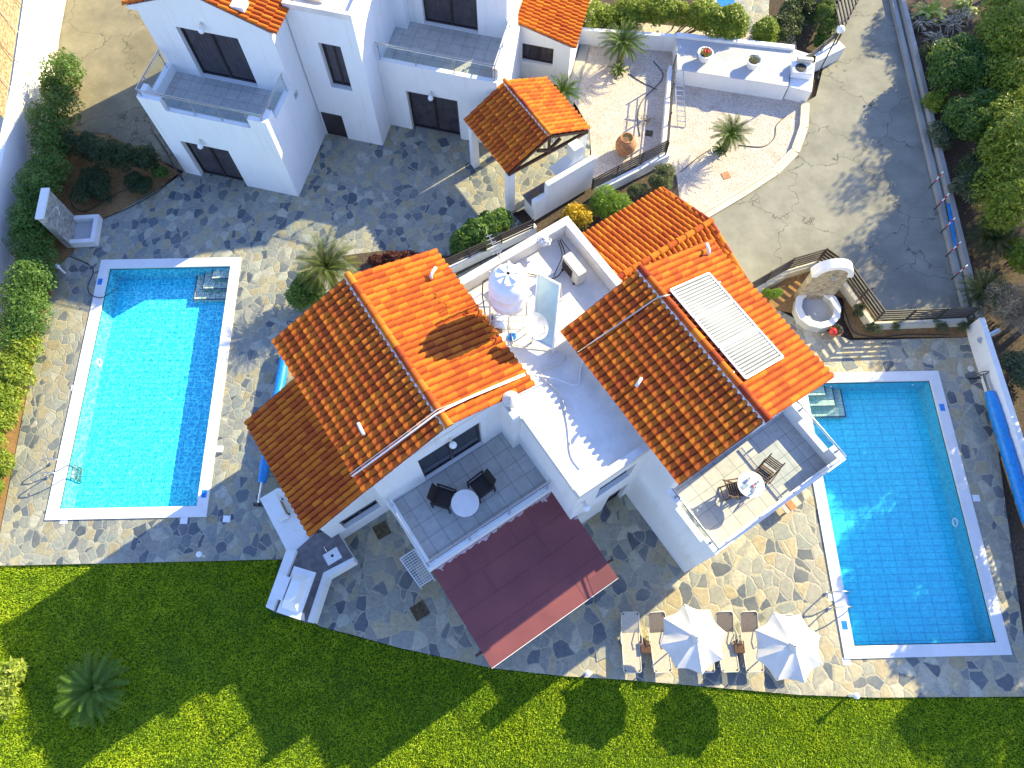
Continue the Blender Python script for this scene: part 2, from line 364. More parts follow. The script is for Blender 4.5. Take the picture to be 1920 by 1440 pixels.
LEAFG = mk_leaf('grey_green_leaves', (.045, .065, .035), (.10, .13, .07), (.19, .20, .12))
LEAFL = mk_leaf('lime_rosemary_leaves', (.06, .14, .015), (.15, .28, .03), (.28, .42, .05))
LEAFO = mk_leaf('golden_leaves', (.40, .22, .012), (.66, .42, .02), (.80, .60, .05))
LEAFR = mk_leaf('maroon_leaves', (.05, .008, .012), (.11, .015, .02), (.2, .04, .03))
LEAFDRY = mk_leaf('dry_twigs', (.16, .12, .08), (.36, .29, .20), (.50, .43, .32), .1)
PALM = mk_leaf('cycad_fronds', (.025, .065, .010), (.075, .15, .018), (.16, .24, .035), .15)
PALML = mk_leaf('lawn_cycad_fronds', (.04, .10, .012), (.13, .24, .025), (.26, .36, .05), .2)  # brighter copy of the frond greens, standing in for sun on the crown
PALMY = mk_leaf('yellow_cycad_fronds', (.035, .06, .012), (.10, .13, .02), (.30, .28, .05), .2)
GRASS = mk_leaf('grass_blades', (.05, .15, .006), (.40, .56, .012), (.88, .86, .06), .3)
FLOW = simple('red_petals', (.62, .03, .02), .6, 0, .3, 20)
BANANA = mk_leaf('broad_leaves', (.14, .22, .02), (.30, .38, .05), (.50, .48, .10), .35)

# ------------------------------------------------------------------ ground sheets (with holes)
def sheet(name, loops, z, mat, kind='structure'):
    polys = [[Vector((x, y, 0)) for x, y in lp] for lp in loops]
    flat = [p for lp in polys for p in lp]; tri = tessellate_polygon(polys)
    m = MB(); m.v = [(p.x, p.y, z) for p in flat]
    for t in tri:
        a, b, c = (flat[i] for i in t)
        m.f.append(tuple(t) if (b - a).cross(c - a).z > 0 else tuple(reversed(t))); m.m.append(0); m.a.append(.5)
    return tag(m.build(name, mat), kind=kind)
def rect(F, u0, u1, v0, v1): return [F(u0, v0)[:2], F(u1, v0)[:2], F(u1, v1)[:2], F(u0, v1)[:2]]
PLF = frame(1.2, -13.98, 10.53)      # left pool: 5.8 x 10.8 outside the coping
PRF = frame(-1.2 + 2.5, 13.84, 5.66)      # right pool
PL = (2.89, 5.39); PR = (2.82, 5.17); CW = .40
holeL = rect(PLF, -PL[0] + .05, PL[0] - .05, -PL[1] + .05, PL[1] - .05)
holeR = rect(PRF, -PR[0] + .05, PR[0] - .05, -PR[1] + .05, PR[1] - .05)
BIG = [(-90, -60), (90, -60), (90, 120), (-90, 120)]
sheet('ground', [BIG, holeL, holeR], -.16, DARKSOIL)
G = lambda pts: [P2(*p) for p in pts]
lawn_edge = G([(-420, 1068), (-60, 1062), (250, 1055), (530, 1048), (585, 1165), (600, 1175), (750, 1215), (925, 1253), (1060, 1268), (1180, 1275), (1500, 1303), (1640, 1308), (1960, 1306), (2600, 1306)])
sheet('lawn', [lawn_edge[::-1] + [(-30, -14), (34, -14)]], -.10, TURF)
# terrace paving: one sheet west and north, one south and east of the villa
westN = G([(70, 640), (0, 1000), (-14, 1061), (250, 1055), (530, 1048), (585, 1165), (600, 1175), (660, 1190), (690, 1000), (900, 700), (1000, 440), (960, 400), (1108, 352), (1105, 240), (1062, 250), (960, 130), (700, 40), (300, 250), (345, 322), (315, 345), (195, 412), (150, 417), (139, 470), (110, 500)])
sheet('terrace_paving', [westN, holeL], 0, FLAG_S)
southE = G([(660, 1190), (750, 1215), (925, 1253), (1060, 1268), (1180, 1275), (1500, 1303), (1640, 1308), (1935, 1306), (1842, 632), (1595, 638), (1495, 600), (1420, 560), (1330, 480), (900, 700), (690, 1000)])
sheet('terrace_paving', [southE, holeR], .004, FLAG_L)
m = MB()   # terrace edge slab, a small step down to the lawn
le = lawn_edge[1:-1]
for a, b in zip(le[:-1], le[1:]):
    m.quad((a[0], a[1], -.15), (b[0], b[1], -.15), (b[0], b[1], .003), (a[0], a[1], .003))
tag(m.build('terrace_edge', CONC), kind='structure')
# planting beds
sheet('planting_bed', [G([(-40, 1100), (-40, 300), (70, 230), (200, 245), (300, 300), (335, 322), (310, 345), (195, 412), (140, 470), (112, 500), (70, 640), (0, 1000), (-16, 1060)])], -.03, SOIL)
sheet('planting_bed', [G([(1842, 632), (1832, 596), (1655, 606), (1590, 520), (1548, 488), (1495, 500), (1412, 548), (1420, 575), (1495, 590), (1510, 560), (1545, 545), (1580, 560), (1582, 600), (1600, 634)])], .03, SOIL)
sheet('planting_bed', [G([(840, 480), (1000, 415), (1003, 440), (850, 520), (690, 520), (640, 480), (720, 470)])], .02, DARKSOIL)
sheet('planting_bed', [G([(1110, 368), (1240, 300), (1268, 330), (1275, 380), (1225, 420), (1000, 440)])], .02, DARKSOIL)
# gravel garden, road, yard
kerb_line = G([(1215, 440), (1300, 414), (1392, 360), (1450, 322), (1487, 285), (1503, 240), (1506, 195)])
sheet('gravel', [G([(1090, 30), (1100, 62), (1058, 160), (1105, 240), (1112, 340), (1225, 300), (1250, 330)]) + kerb_line + G([(1490, 60), (1270, 50)])], .012, GRAVEL)
sheet('road', [kerb_line[::-1] + [P2(1230, 470), P2(1300, 700), P2(1404, 545), P2(1495, 488), P2(1555, 470), P2(1600, 512), P2(1655, 598), P2(1850, 592), P2(1835, 600), P2(1812, 560), P2(1676, 30), P2(1668, -20), P2(1660, -200), P2(1600, -200), P2(1560, 60)] + [P2(1530, 180)]], .0, ROADR)
sheet('yard_paving', [G([(72, 215), (60, 240), (200, 250), (300, 300), (345, 322), (330, 180), (420, 60), (480, -120), (105, -120)])], -.01, ROADL)
m = MB()
for a, b in zip(kerb_line[:-1], kerb_line[1:]):
    A, B = Vector((*a, 0)), Vector((*b, 0)); d = (B - A).normalized(); n = Vector((-d.y, d.x, 0)) * .13
    m.prism([(A - n * 2)[:2], (B - n * 2)[:2], (B)[:2], (A)[:2]], -.05, .10); m.prism([A[:2], B[:2], (B + n)[:2], (A + n)[:2]], -.05, .16)
tag(m.build('kerb', KERB, smooth=20), kind='structure')

# ------------------------------------------------------------------ swimming pools
def mk_water(name, amp):
    m = N(name); m.t.nodes.remove(m.b)
    gl = m.n('BsdfTransparent'); gl.inputs[0].default_value = (.62, .93, 1.0, 1)
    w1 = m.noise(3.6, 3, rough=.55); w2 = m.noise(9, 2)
    # cell-edge net painted into the water tint stands in for caustic light
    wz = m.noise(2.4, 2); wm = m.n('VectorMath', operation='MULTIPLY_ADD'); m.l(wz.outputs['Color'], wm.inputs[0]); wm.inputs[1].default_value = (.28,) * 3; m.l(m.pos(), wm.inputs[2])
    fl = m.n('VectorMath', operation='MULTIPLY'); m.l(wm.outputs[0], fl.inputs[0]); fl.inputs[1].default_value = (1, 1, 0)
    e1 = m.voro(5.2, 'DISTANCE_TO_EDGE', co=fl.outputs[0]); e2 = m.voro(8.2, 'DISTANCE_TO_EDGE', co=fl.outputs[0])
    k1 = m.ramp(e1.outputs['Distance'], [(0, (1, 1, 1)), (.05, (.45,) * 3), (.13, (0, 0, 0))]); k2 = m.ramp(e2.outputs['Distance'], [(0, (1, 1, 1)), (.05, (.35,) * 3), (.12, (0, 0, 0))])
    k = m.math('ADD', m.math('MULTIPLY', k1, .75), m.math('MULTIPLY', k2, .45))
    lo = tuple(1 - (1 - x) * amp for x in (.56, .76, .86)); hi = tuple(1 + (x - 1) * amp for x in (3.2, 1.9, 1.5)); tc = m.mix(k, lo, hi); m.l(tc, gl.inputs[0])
    gs = m.n('BsdfGlossy'); gs.inputs['Roughness'].default_value = .03
    bp = m.n('Bump'); bp.inputs['Strength'].default_value = .5; bp.inputs['Distance'].default_value = .03; m.l(m.math('ADD', w1.outputs[0], m.math('MULTIPLY', w2.outputs[0], .4)), bp.inputs['Height'])
    m.l(bp.outputs[0], gs.inputs['Normal']); fr = schlick(m, .02, bp.outputs[0])
    x = m.n('MixShader'); m.l(fr, x.inputs[0]); m.l(gl.outputs[0], x.inputs[1]); m.l(gs.outputs[0], x.inputs[2]); m.l(x.outputs[0], m.out.inputs[0])
    return m.mat
WATERL, WATERR = mk_water('pool_water_strong_caustics', .8), mk_water('pool_water_faint_caustics', .22)  # same water twice; the left carries the stronger painted caustic net
def pool(F, half, label, stairs, WATER, depth=.85):
    a, b = half; c = F(0, 0, 0)
    t = thing('swimming_pool', (c[0], c[1], 0), label, 'swimming pool', 'swimming pools beside the villa')
    m = MB(F); i, j = a - CW, b - CW; zt = .045
    m.prism([(-a, -b), (a, -b), (i, -j), (-i, -j)], -.05, zt); m.prism([(a, -b), (a, b), (i, j), (i, -j)], -.05, zt)
    m.prism([(a, b), (-a, b), (-i, j), (i, j)], -.05, zt); m.prism([(-a, b), (-a, -b), (-i, -j), (-i, j)], -.05, zt)
    m.build('coping', MARBLE, t)
    m = MB(F); w = .03; m.quad((-i+w,-j+w,-depth), (i-w,-j+w,-depth), (i-w,j-w,-depth), (-i+w,j-w,-depth)); m.build('pool_floor', POOLT, t)
    m = MB(F)
    for p, q in (((-i+w,-j+w),(i-w,-j+w)), ((i-w,-j+w),(i-w,j-w)), ((i-w,j-w),(-i+w,j-w)), ((-i+w,j-w),(-i+w,-j+w))):
        m.quad((*p, -depth), (*p, -.051), (*q, -.051), (*q, -depth))
    m.build('pool_wall', POOLW, t)
    nx = 2; m = MB(F); m.quad((-i+w,-j+w,-.11), (i-w,-j+w,-.11), (i-w,j-w,-.11), (-i+w,j-w,-.11)); m.build('water', WATER, t)
    sx = 1 if stairs == 'R' else -1
    for k, (wx, wy, z) in enumerate(((1.62, 1.16, -.64), (1.22, .78, -.44), (.82, .42, -.24))):
        m = MB(F); u0, u1 = sorted((sx * (i - w), sx * (i - w - wx))); v1 = j - w; m.box(u0, u1, v1 - wy, v1, z - .33, z)
        st = m.build('stair_step', STEPT, t)
        m = MB(F); e = .045; uu = sx * (i - w - wx); ulo, uhi = sorted((uu, uu + sx * e)); m.box(u0, u1, v1 - wy - .004, v1 - wy + e, z - .02, z + .006); m.box(ulo - .003, uhi, v1 - wy + e, v1, z - .02, z + .006)
        m.build('edge_tile', NAVY, st)
    return t, F, i, j
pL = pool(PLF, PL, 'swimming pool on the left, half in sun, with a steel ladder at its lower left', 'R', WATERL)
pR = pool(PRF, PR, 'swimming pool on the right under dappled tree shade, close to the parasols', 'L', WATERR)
def blue_tiles(pl, spots):
    t, F, i, j = pl
    for u, v in spots: m = MB(F); m.box(u - .09, u + .09, v - .14, v + .14, .04, .052); m.build('depth_marker', BLUEV, t)
blue_tiles(pL, [(-2.74, 4.35), (2.70, -4.55)]); blue_tiles(pR, [(2.6, 3.65), (-2.62, -4.1)])
for (t, F, i, j), sp in ((pL, [(-pL[2] + .045, 1.0)]), (pR, [(pR[2] - .045, -.6)])):
    m = MB(F)
    for u, v in sp:
        q = [(u, v + .14 * math.cos(a * math.pi / 8), -.55 + .14 * math.sin(a * math.pi / 8)) for a in range(17)]; m.tube(q, .028, 6)
    m.build('pool_light_ring', WHITEP, t)
m = MB(pR[1])
for u in (-1.3, 1.9): m.tube([(u, pR[3] - .05, -.3), (u, pR[3] - .03, -.3)], .045, 10)
m.build('inlet_nozzle', WHITEP, pR[0])
for (px, py, n) in ((425, 973, 0), (120, 976, 0), (345, 976, 0), (140, 727, 0), (1560, 1120, 0), (1587, 1240, 0), (412, 842, 0), (1830, 934, 0)):
    c = P(px, py, 0); m = MB(); m.box(c[0] - .13, c[0] + .13, c[1] - .12, c[1] + .12, 0, .012)
    own = pL if px < 900 else pR; m.build('skimmer_lid', WHITEP, own[0])

def ladder(loc, rot, label, h=.62, nst=4):
    t = thing('pool_ladder', (0, 0, 0), label, 'ladder', 'steel pool ladders')
    for y in (-.25, .25):
        m = MB(); pts = [(-.62, y, 0)]
        pts += [(-.62 + .05 * 0, y, h * .45), (-.58, y, h * .85), (-.45, y, h), (-.2, y, h * .97), (0, y, h * .72), (.12, y, h * .3), (.14, y, 0), (.14, y, -1.0)]
        m.tube(pts, .022, 8); m.build('rail', STEEL, t, smooth=True)
        m = MB(); m.lathe((-.62, y, 0), [(.06, 0), (.06, .02), (.03, .035)], 14); m.build('foot_plate', STEEL, t)
    for k in range(nst): m = MB(); m.box(.09, .2, -.24, .24, -.28 - .23 * k, -.25 - .23 * k); m.build('rung', STEEL, t)
    t.location = loc; t.rotation_euler = (0, 0, rot); return t
lp = PLF(-PL[0] + CW - .02, -3.55, .045); ladder(lp, R(1.2), 'steel pool ladder on the sunny left edge of the left pool')
lp = PRF(-PR[0] + CW - .02, -3.3, .045); ladder(lp, R(1.3), 'steel pool ladder beside the right parasol at the right pool')

# ------------------------------------------------------------------ tiled roofs
def tiles(m, F, O, A, Sv, La, Ls, p=.212, c=.335, ac=9, lift=.052, amp=.068, clipf=None):
    """barrel tiles: O eave corner, A along the eave, Sv up the slope (unit, frame coords), courses laid from the eave"""
    O, A, Sv = Vector(O), Vector(A).normalized(), Vector(Sv).normalized(); Nn = A.cross(Sv).normalized()
    if Nn.z < 0: Nn = -Nn
    nb = max(1, round(La / p)); p = La / nb; ncs = max(1, round(Ls / c)); c = Ls / ncs
    for j in range(ncs):
        for i in range(nb):
            jit = random.uniform(-.004, .004); jl = random.uniform(-.006, .006); m.av = random.random()
            lo, hi = [], []
            for k in range(ac + 1):
                t = k / ac; x = (i + t) * p; q = (t - .5) / .36
                h = amp * math.sqrt(max(0, 1 - q * q)) if abs(q) < 1 else -.004 * math.sin(math.pi * min(1, (abs(q) - 1) / .39))
                lo.append(O + A * x + Sv * (j * c - .012 + jl) + Nn * (h * 1.05 + lift + jit)); hi.append(O + A * x + Sv * ((j + 1) * c + .02) + Nn * (h * .90 + jit))
            n = ac + 1; dn = [v - Nn * (lift + .012) for v in lo]
            vs = lo + hi + dn
            fs = [(k, k + 1, n + k + 1, n + k) for k in range(ac)] + [(2*n + k, 2*n + k + 1, k + 1, k) for k in range(ac)]
            if clipf and not clipf(i / nb, j / ncs): continue
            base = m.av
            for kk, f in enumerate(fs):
                kq = (kk % ac + .5) / ac; m.av = .35 + base * .65 if abs((kq - .5) / .36) < .93 else base * .18  # valley faces darkened: shade between the barrels put into the colour
                if kk == 0: o = len(m.v); m.v += [m.F(*p) for p in vs]
                m.f.append(tuple(i_ + o for i_ in f)); m.m.append(m.mi); m.a.append(m.av)
    m.av = .5
def caps(m, F, a, b, r=.115, step=.40):
    """overlapping ridge caps from a to b"""
    A, B = Vector(a), Vector(b); L = (B - A).length; n = max(1, round(L / step)); d = (B - A) / n; dn = d.normalized()
    side = dn.cross(Vector((0, 0, 1))).normalized(); up = side.cross(dn)
    for i in range(n):
        m.av = random.random(); s = A + d * i - dn * .02; e = A + d * (i + 1) + dn * .03
        for (p0, p1, r0, r1) in ((s, s + dn * .05, r * 1.14, r * 1.14), (s + dn * .05, e, r * 1.04, r * .92)):
            vs = []; K = 9
            for q, rr in ((p0, r0), (p1, r1)):
                for k in range(K + 1):
                    an = math.pi * (k / K) ; vs.append(q + side * math.cos(an) * rr + up * math.sin(an) * rr * .9)
            fs = [(k, k + 1, K + 2 + k, K + 1 + k) for k in range(K)] + [tuple(range(K + 1)), tuple(range(2 * K + 1, K, -1))]
            m.add(vs, fs)
    m.av = .5
def gable(t, F, u0, u1, v0, v1, ze, zr, um=None, rake=True, lslope=True, rslope=True, under=True):
    """ridge along v; left slope u0..um, right slope um..u1"""
    um = (u0 + u1) / 2 if um is None else um; m = MB(F)
    for side, ue in ((-1, u0), (1, u1)):
        if (side < 0 and not lslope) or (side > 0 and not rslope): continue
        run = abs(um - ue); L = math.hypot(run, zr - ze); sv = ((um - ue) / L, 0, (zr - ze) / L)
        tiles(m, F, (ue, v0, ze), (0, 1, 0), sv, v1 - v0, L - .03)
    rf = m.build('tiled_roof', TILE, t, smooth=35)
    m = MB(F); caps(m, F, (um, v0 - .02, zr + .03), (um, v1 + .02, zr + .03)); m.build('ridge_cap', TILE, rf, smooth=40)
    m = MB(F)     # mortar under the caps
    random.seed(int(u0 * 10) + 99)
    m.prism([(um - .14, v0 + .02), (um + .10, v0 + .02), (um + .10, v1 - .02), (um - .14, v1 - .02)], zr - .06, zr + .035)
    nb = max(1, round((v1 - v0) / .212)); pp = (v1 - v0) / nb
    for i in range(nb): m.lathe((um - .13, v0 + i * pp, zr - .05), [(.05, -.05), (.05, .055), (.001, .06)], 8)
    m.build('ridge_mortar', MARBLE, rf)
    if under:
        m = MB(F); d = .05
        m.quad((u0 + .02, v0 + .02, ze - d), (um, v0 + .02, zr - d), (um, v1 - .02, zr - d), (u0 + .02, v1 - .02, ze - d)); m.quad((um, v0 + .02, zr - d), (u1 - .02, v0 + .02, ze - d), (u1 - .02, v1 - .02, ze - d), (um, v1 - .02, zr - d))
        m.build('roof_deck', PLASTER, rf)
    return rf

# ------------------------------------------------------------------ walls with openings, glazing, balconies
def wallh(m, a, b, th, z0, z1, holes=()):
    """wall from a to b (frame u,v), thickness th to the left of a->b; holes (s0,s1,z0,z1)"""
    A, B = Vector(a), Vector(b); L = (B - A).length; d = (B - A) / L; n = Vector((-d.y, d.x)) * th
    xs = sorted({0, L, *[h[0] for h in holes], *[h[1] for h in holes]}); zs = sorted({z0, z1, *[h[2] for h in holes], *[h[3] for h in holes]})
    for x0, x1 in zip(xs[:-1], xs[1:]):
        run = None
        cells = []
        for q0, q1 in zip(zs[:-1], zs[1:]):
            hole = any(h[0] <= x0 + 1e-6 and h[1] >= x1 - 1e-6 and h[2] <= q0 + 1e-6 and h[3] >= q1 - 1e-6 for h in holes)
            if not hole:
                if cells and abs(cells[-1][1] - q0) < 1e-6: cells[-1][1] = q1
                else: cells.append([q0, q1])
        for q0, q1 in cells:
            p0, p1 = A + d * x0, A + d * x1
            m.prism([tuple(p0), tuple(p1), tuple(p1 + n), tuple(p0 + n)], q0, q1)
def glazing(t, F, a, b, z0, z1, name='sliding_door', leaves=2, inset=0, curtain=.8, label=None, fw=.07):
    """framed glass between a and b, outside is to the right of a->b"""
    A, B = Vector(a), Vector(b); L = (B - A).length; d = (B - A) / L; n = Vector((-d.y, d.x)); A = A - n * .10; B = B - n * .10
    at = lambda s, k, z: (*(A + d * s + n * k), z)
    m = MB(F); y0, y1 = .0, .06
    def bx(s0, s1, q0, q1, k0=y0, k1=y1):
        m.add([at(s0,k0,q0), at(s1,k0,q0), at(s1,k1,q0), at(s0,k1,q0), at(s0,k0,q1), at(s1,k0,q1), at(s1,k1,q1), at(s0,k1,q1)], [(0,3,2,1),(4,5,6,7),(0,1,5,4),(1,2,6,5),(2,3,7,6),(3,0,4,7)])
    bx(0, L, z0, z0 + fw * 1.1); bx(0, L, z1 - fw, z1); bx(0, fw, z0 + fw * 1.1, z1 - fw); bx(L - fw, L, z0 + fw * 1.1, z1 - fw)
    for k in range(1, leaves): s = L * k / leaves; bx(s - fw * .7, s + fw * .7, z0 + fw * 1.1, z1 - fw, .0, .075)
    fr = m.build(name, FRAMEB, t)
    if label: fr['label'] = label
    for k in range(leaves):
        m = MB(F); s0, s1 = L * k / leaves + fw * .7, L * (k + 1) / leaves - fw * .7
        m.quad(at(s0, .035, z0 + fw), at(s1, .035, z0 + fw), at(s1, .035, z1 - fw), at(s0, .035, z1 - fw)); m.build('glass_pane', WGLASS, fr)
    m = MB(F); K = int(L * 26); rr = random.Random(int(L * 100))
    ss = [fw + (L - 2 * fw) * k / K for k in range(K + 1)]; yy = [.074 + .018 * math.sin(k * 1.3) + rr.uniform(-.005, .005) for k in range(K + 1)]
    if curtain:
        vs = [at(s, y, z0 + .04) for s, y in zip(ss, yy)] + [at(s, y, z1 - .04) for s, y in zip(ss, yy)]
        m.add(vs, [(k, k + 1, K + 2 + k, K + 1 + k) for k in range(K)]); m.build('curtain', CURT, fr, smooth=True)
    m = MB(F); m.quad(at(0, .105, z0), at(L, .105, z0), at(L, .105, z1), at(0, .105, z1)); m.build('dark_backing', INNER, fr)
    return fr
def railing(t, F, pts, zlow, ztop, posts, glass=True, r=.024):
    """steel handrail through pts, posts (u,v,zfoot), glass under it"""
    m = MB(F); m.tube([(p[0], p[1], ztop) for p in pts], r * 1.15, 8); m.tube([(p[0], p[1], ztop - .09) for p in pts], .009, 6)
    rl = m.build('handrail', STEEL, t, smooth=40)
    for (u, v, z) in posts:
        m = MB(F); m.tube([(u, v, z), (u, v, ztop)], .019, 8); m.lathe((u, v, z), [(.045, 0), (.045, .012), (.02, .02)], 10); m.box(u - .03, u + .03, v - .03, v + .03, z + .12, z + .17); m.box(u - .03, u + .03, v - .03, v + .03, ztop - .22, ztop - .17)
        m.build('post', STEEL, rl)
    if glass:
        for (a, b, z) in glass:
            m = MB(F); m.bar((a[0], a[1], (z + ztop) / 2 - .02), (b[0], b[1], (z + ztop) / 2 - .02), .01, ztop - z - .2); m.build('glass_pane', RGLASS, rl)
    return rl
def wall_lamp(t, F, p, out):
    m = MB(F); m.tube([p, (p[0] + out[0] * .10, p[1] + out[1] * .10, p[2])], .055, 12)
    o = m.build('wall_lamp', CREAMP, t, smooth=40)
    m = MB(F); q = (p[0] + out[0] * .2, p[1] + out[1] * .2, p[2] - .17); m.lathe(q, [(.001, .13), (.06, .12), (.105, .05), (.115, 0), (.09, -.07), (.001, -.11)], 16); m.build('lamp_globe', WHITEP, o, smooth=True)

# ================================================================== THE VILLA (two gabled wings round a flat roof)
F = MF
villa = thing('villa', (*F(3, 5)[:2], 0), 'white villa with two orange tiled gables, a flat roof and two balconies between the pools', 'house')
ZE, ZR = 6.4, 7.48
# --- left wing
m = MB(F)
m.prism([(-.55, 6.55), (4.6, 6.55), (4.6, 11.55), (-.55, 11.55)], 0, 6.36)                     # body
# gable front wall of the upper floor with its balcony door
wallh(m, (-.55, 6.28), (4.6, 6.28), .27, 3.3, 6.36, [(1.45, 3.62, 3.3, 5.55)])
m.prism([(-.55, 6.28), (4.6, 6.28), (4.6, 6.55), (-.55, 6.55)], 0, 3.3)
for v0, v1 in ((6.28, 6.53), (11.3, 11.55)):
    m.prism([(-.72, v0), (4.78, v0), (4.78, v1), (-.72, v1)], 6.30, 6.36)
    m.add([(-.7, v0, 6.36), (4.76, v0, 6.36), (2.02, v0, 7.40), (-.7, v1, 6.36), (4.76, v1, 6.36), (2.02, v1, 7.40)], [(0, 1, 2), (3, 5, 4), (0, 2, 5, 3), (1, 4, 5, 2), (0, 3, 4, 1)])
m.build('wall', PLASTER, villa)
glazing(villa, F, (.90, 6.50), (3.07, 6.50), 3.3, 5.55, curtain=False, label='dark sliding door with one leaf open')
m = MB(F); K = 26; sc = [(2.62 + .4 * k / K, 6.60 + .035 * math.sin(k * 1.25), 0) for k in range(K + 1)]
m.add([(a, b, 3.5) for a, b, _ in sc] + [(a, b, 5.5) for a, b, _ in sc], [(k, k + 1, K + 2 + k, K + 1 + k) for k in range(K)]); m.build('net_curtain', CANVAS, villa, smooth=True)
gable(villa, F, -.80, 4.84, 6.06, 11.62, ZE, ZR, 2.02)
wall_lamp(villa, F, (2.0, 6.28, 5.85), (0, -1))
# --- low lean-to roof on the far left
m = MB(F); La = 11.45 - 6.83; run = 3.06 - .86; L = math.hypot(run, .95)
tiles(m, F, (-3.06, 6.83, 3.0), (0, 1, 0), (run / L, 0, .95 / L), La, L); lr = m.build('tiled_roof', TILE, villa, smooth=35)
m = MB(F); m.quad((-3.04, 6.85, 2.95), (-.86, 6.85, 3.9), (-.86, 11.43, 3.9), (-3.04, 11.43, 2.95)); m.build('roof_deck', PLASTER, lr)
m = MB(F); m.prism([(-2.75, 7.35), (-.55, 7.35), (-.55, 11.25), (-2.75, 11.25)], 0, [3.02, 3.93, 3.93, 3.02])
zt = 2.95
wallh(m, (-2.75, 7.0), (-.55, 7.0), .35, 0, 3.0, [(.55, 1.95, .95, 2.05)])
m.add([(-2.75, 7.0, 3.0), (-.55, 7.0, 3.0), (-.55, 7.0, 3.92), (-2.75, 7.35, 3.0), (-.55, 7.35, 3.0), (-.55, 7.35, 3.92)], [(0, 1, 2), (3, 5, 4), (0, 2, 5, 3), (1, 4, 5, 2)])
m.build('wall', PLASTER, villa)
glazing(villa, F, (-2.2, 7.28), (-.80, 7.28), .95, 2.05, 'window', 2, curtain=.5)
# --- left balcony over the lower floor
m = MB(F)
m.prism([(-.32, 4.0), (4.07, 4.0), (4.07, 6.279), (-.32, 6.279)], 3.02, 3.30); m.build('balcony_floor', FLOORT, villa)
m = MB(F)
m.box(-.50, -.32, 3.80, 6.279, 3.0, 3.52); m.box(-.32, 4.066, 3.80, 4.0, 3.0, 3.52)
m.prism([(-.32, 5.4), (3.9, 5.4), (3.9, 6.279), (-.32, 6.279)], 0, 3.019)
m.build('balcony_wall', PLASTER, villa)
railing(villa, F, [(-.42, 6.2), (-.42, 3.88), (4.0, 3.88)], 3.52, 4.28, [(-.42, 6.12, 3.52), (-.42, 5.0, 3.52), (-.42, 3.9, 3.52), (1.05, 3.88, 3.52), (2.5, 3.88, 3.52), (3.92, 3.88, 3.52)], [((-.42, 6.1), (-.42, 5.05), 3.52), ((-.42, 4.95), (-.42, 3.95), 3.52), ((-.35, 3.88), (1.0, 3.88), 3.52), ((1.1, 3.88), (2.45, 3.88), 3.52), ((2.55, 3.88), (3.88, 3.88), 3.52)])
# --- central flat-roofed block
m = MB(F)
wallh(m, (4.07, 2.73), (6.80, 2.73), .30, 0, 5.80, [(.85, 2.2, 3.75, 5.2), (1.65, 2.45, 0, 2.15)])
m.prism([(4.07, 3.03), (6.80, 3.03), (6.80, 7.35), (9.05, 7.35), (9.05, 10.3), (4.62, 10.3), (4.62, 6.28), (4.07, 6.28)], 0, 5.78)
m.box(3.80, 4.069, 5.62, 6.28, 3.3, 6.2)
m.build('wall', PLASTER, villa)
m = MB(F); m.prism([(4.07, 2.73), (6.80, 2.73), (6.80, 7.35), (9.05, 7.35), (9.05, 10.3), (4.62, 10.3), (4.62, 6.30), (4.07, 6.30)], 5.80, 5.86); m.build('flat_roof', ROOFW, villa)
m = MB(F); m.box(4.07, 6.80, 2.73, 2.98, 5.862, 6.12); m.box(4.07, 4.25, 2.981, 5.60, 5.862, 5.97); m.build('parapet', ROOFW, villa, bevel=.02); m = MB(F)
m.box(8.78, 9.05, 7.36, 10.05, 5.862, 6.42); m.box(4.62, 9.05, 10.051, 10.32, 5.862, 6.42); m.build('parapet', ROOFW, villa, bevel=.02)
glazing(villa, F, (4.92, 2.98), (6.27, 2.98), 3.75, 5.2, 'window', 2, curtain=.5)
glazing(villa, F, (5.72, 2.95), (6.52, 2.95), 0, 2.15, 'back_door', 1, curtain=False)
wall_lamp(villa, F, (4.35, 2.73, 4.9), (0, -1))
# --- right wing
m = MB(F)
m.prism([(6.80, 1.95), (12.1, 1.95), (12.1, 6.95), (6.80, 6.95)], 0, 6.36)
wallh(m, (6.80, 1.66), (12.1, 1.66), .29, 0, 6.36, [(1.2, 3.6, 3.4, 5.6), (1.5, 4.0, 0, 2.2)])
for v0, v1 in ((1.66, 1.93), (6.7, 6.95)):
    m.prism([(6.60, v0), (12.28, v0), (12.28, v1), (6.60, v1)], 6.31, 6.361)
    m.add([(6.6, v0, 6.36), (12.28, v0, 6.36), (9.35, v0, 7.40), (6.6, v1, 6.36), (12.28, v1, 6.36), (9.35, v1, 7.40)], [(0, 1, 2), (3, 5, 4), (0, 2, 5, 3), (1, 4, 5, 2), (0, 3, 4, 1)])
m.build('wall', PLASTER, villa)
glazing(villa, F, (8.0, 1.88), (10.4, 1.88), 3.4, 5.6); glazing(villa, F, (8.3, 1.88), (10.8, 1.88), 0, 2.2)
gable(villa, F, 6.50, 12.22, 1.42, 7.08, ZE, ZR, 9.26)
m = MB(F); m.prism([(6.80, -.66), (8.1, -.66), (8.1, 1.659), (6.80, 1.659)], 0, 3.1); m.build('wall', PLASTER, villa)
m = MB(F); m.prism([(6.98, -.48), (11.85, -.48), (11.85, 1.659), (6.98, 1.659)], 3.1, 3.4); m.build('balcony_floor', FLOORT, villa)
m = MB(F); zl, zh = 3.78, 4.2
m.box(6.80, 6.98, -.66, 1.659, 3.101, zl); m.box(11.85, 12.05, -.66, 1.659, 2.95, zl); m.box(6.98, 11.85, -.66, -.48, 2.95, zl)
for (a, b, c_, d_) in ((6.80, 6.98, 1.1, 1.658), (6.80, 6.98, -.66, -.12), (11.85, 12.05, 1.1, 1.658), (11.85, 12.05, -.66, -.1), (6.98, 7.5, -.66, -.48), (11.3, 11.85, -.66, -.48)): m.box(a, b, c_, d_, zl, zh)
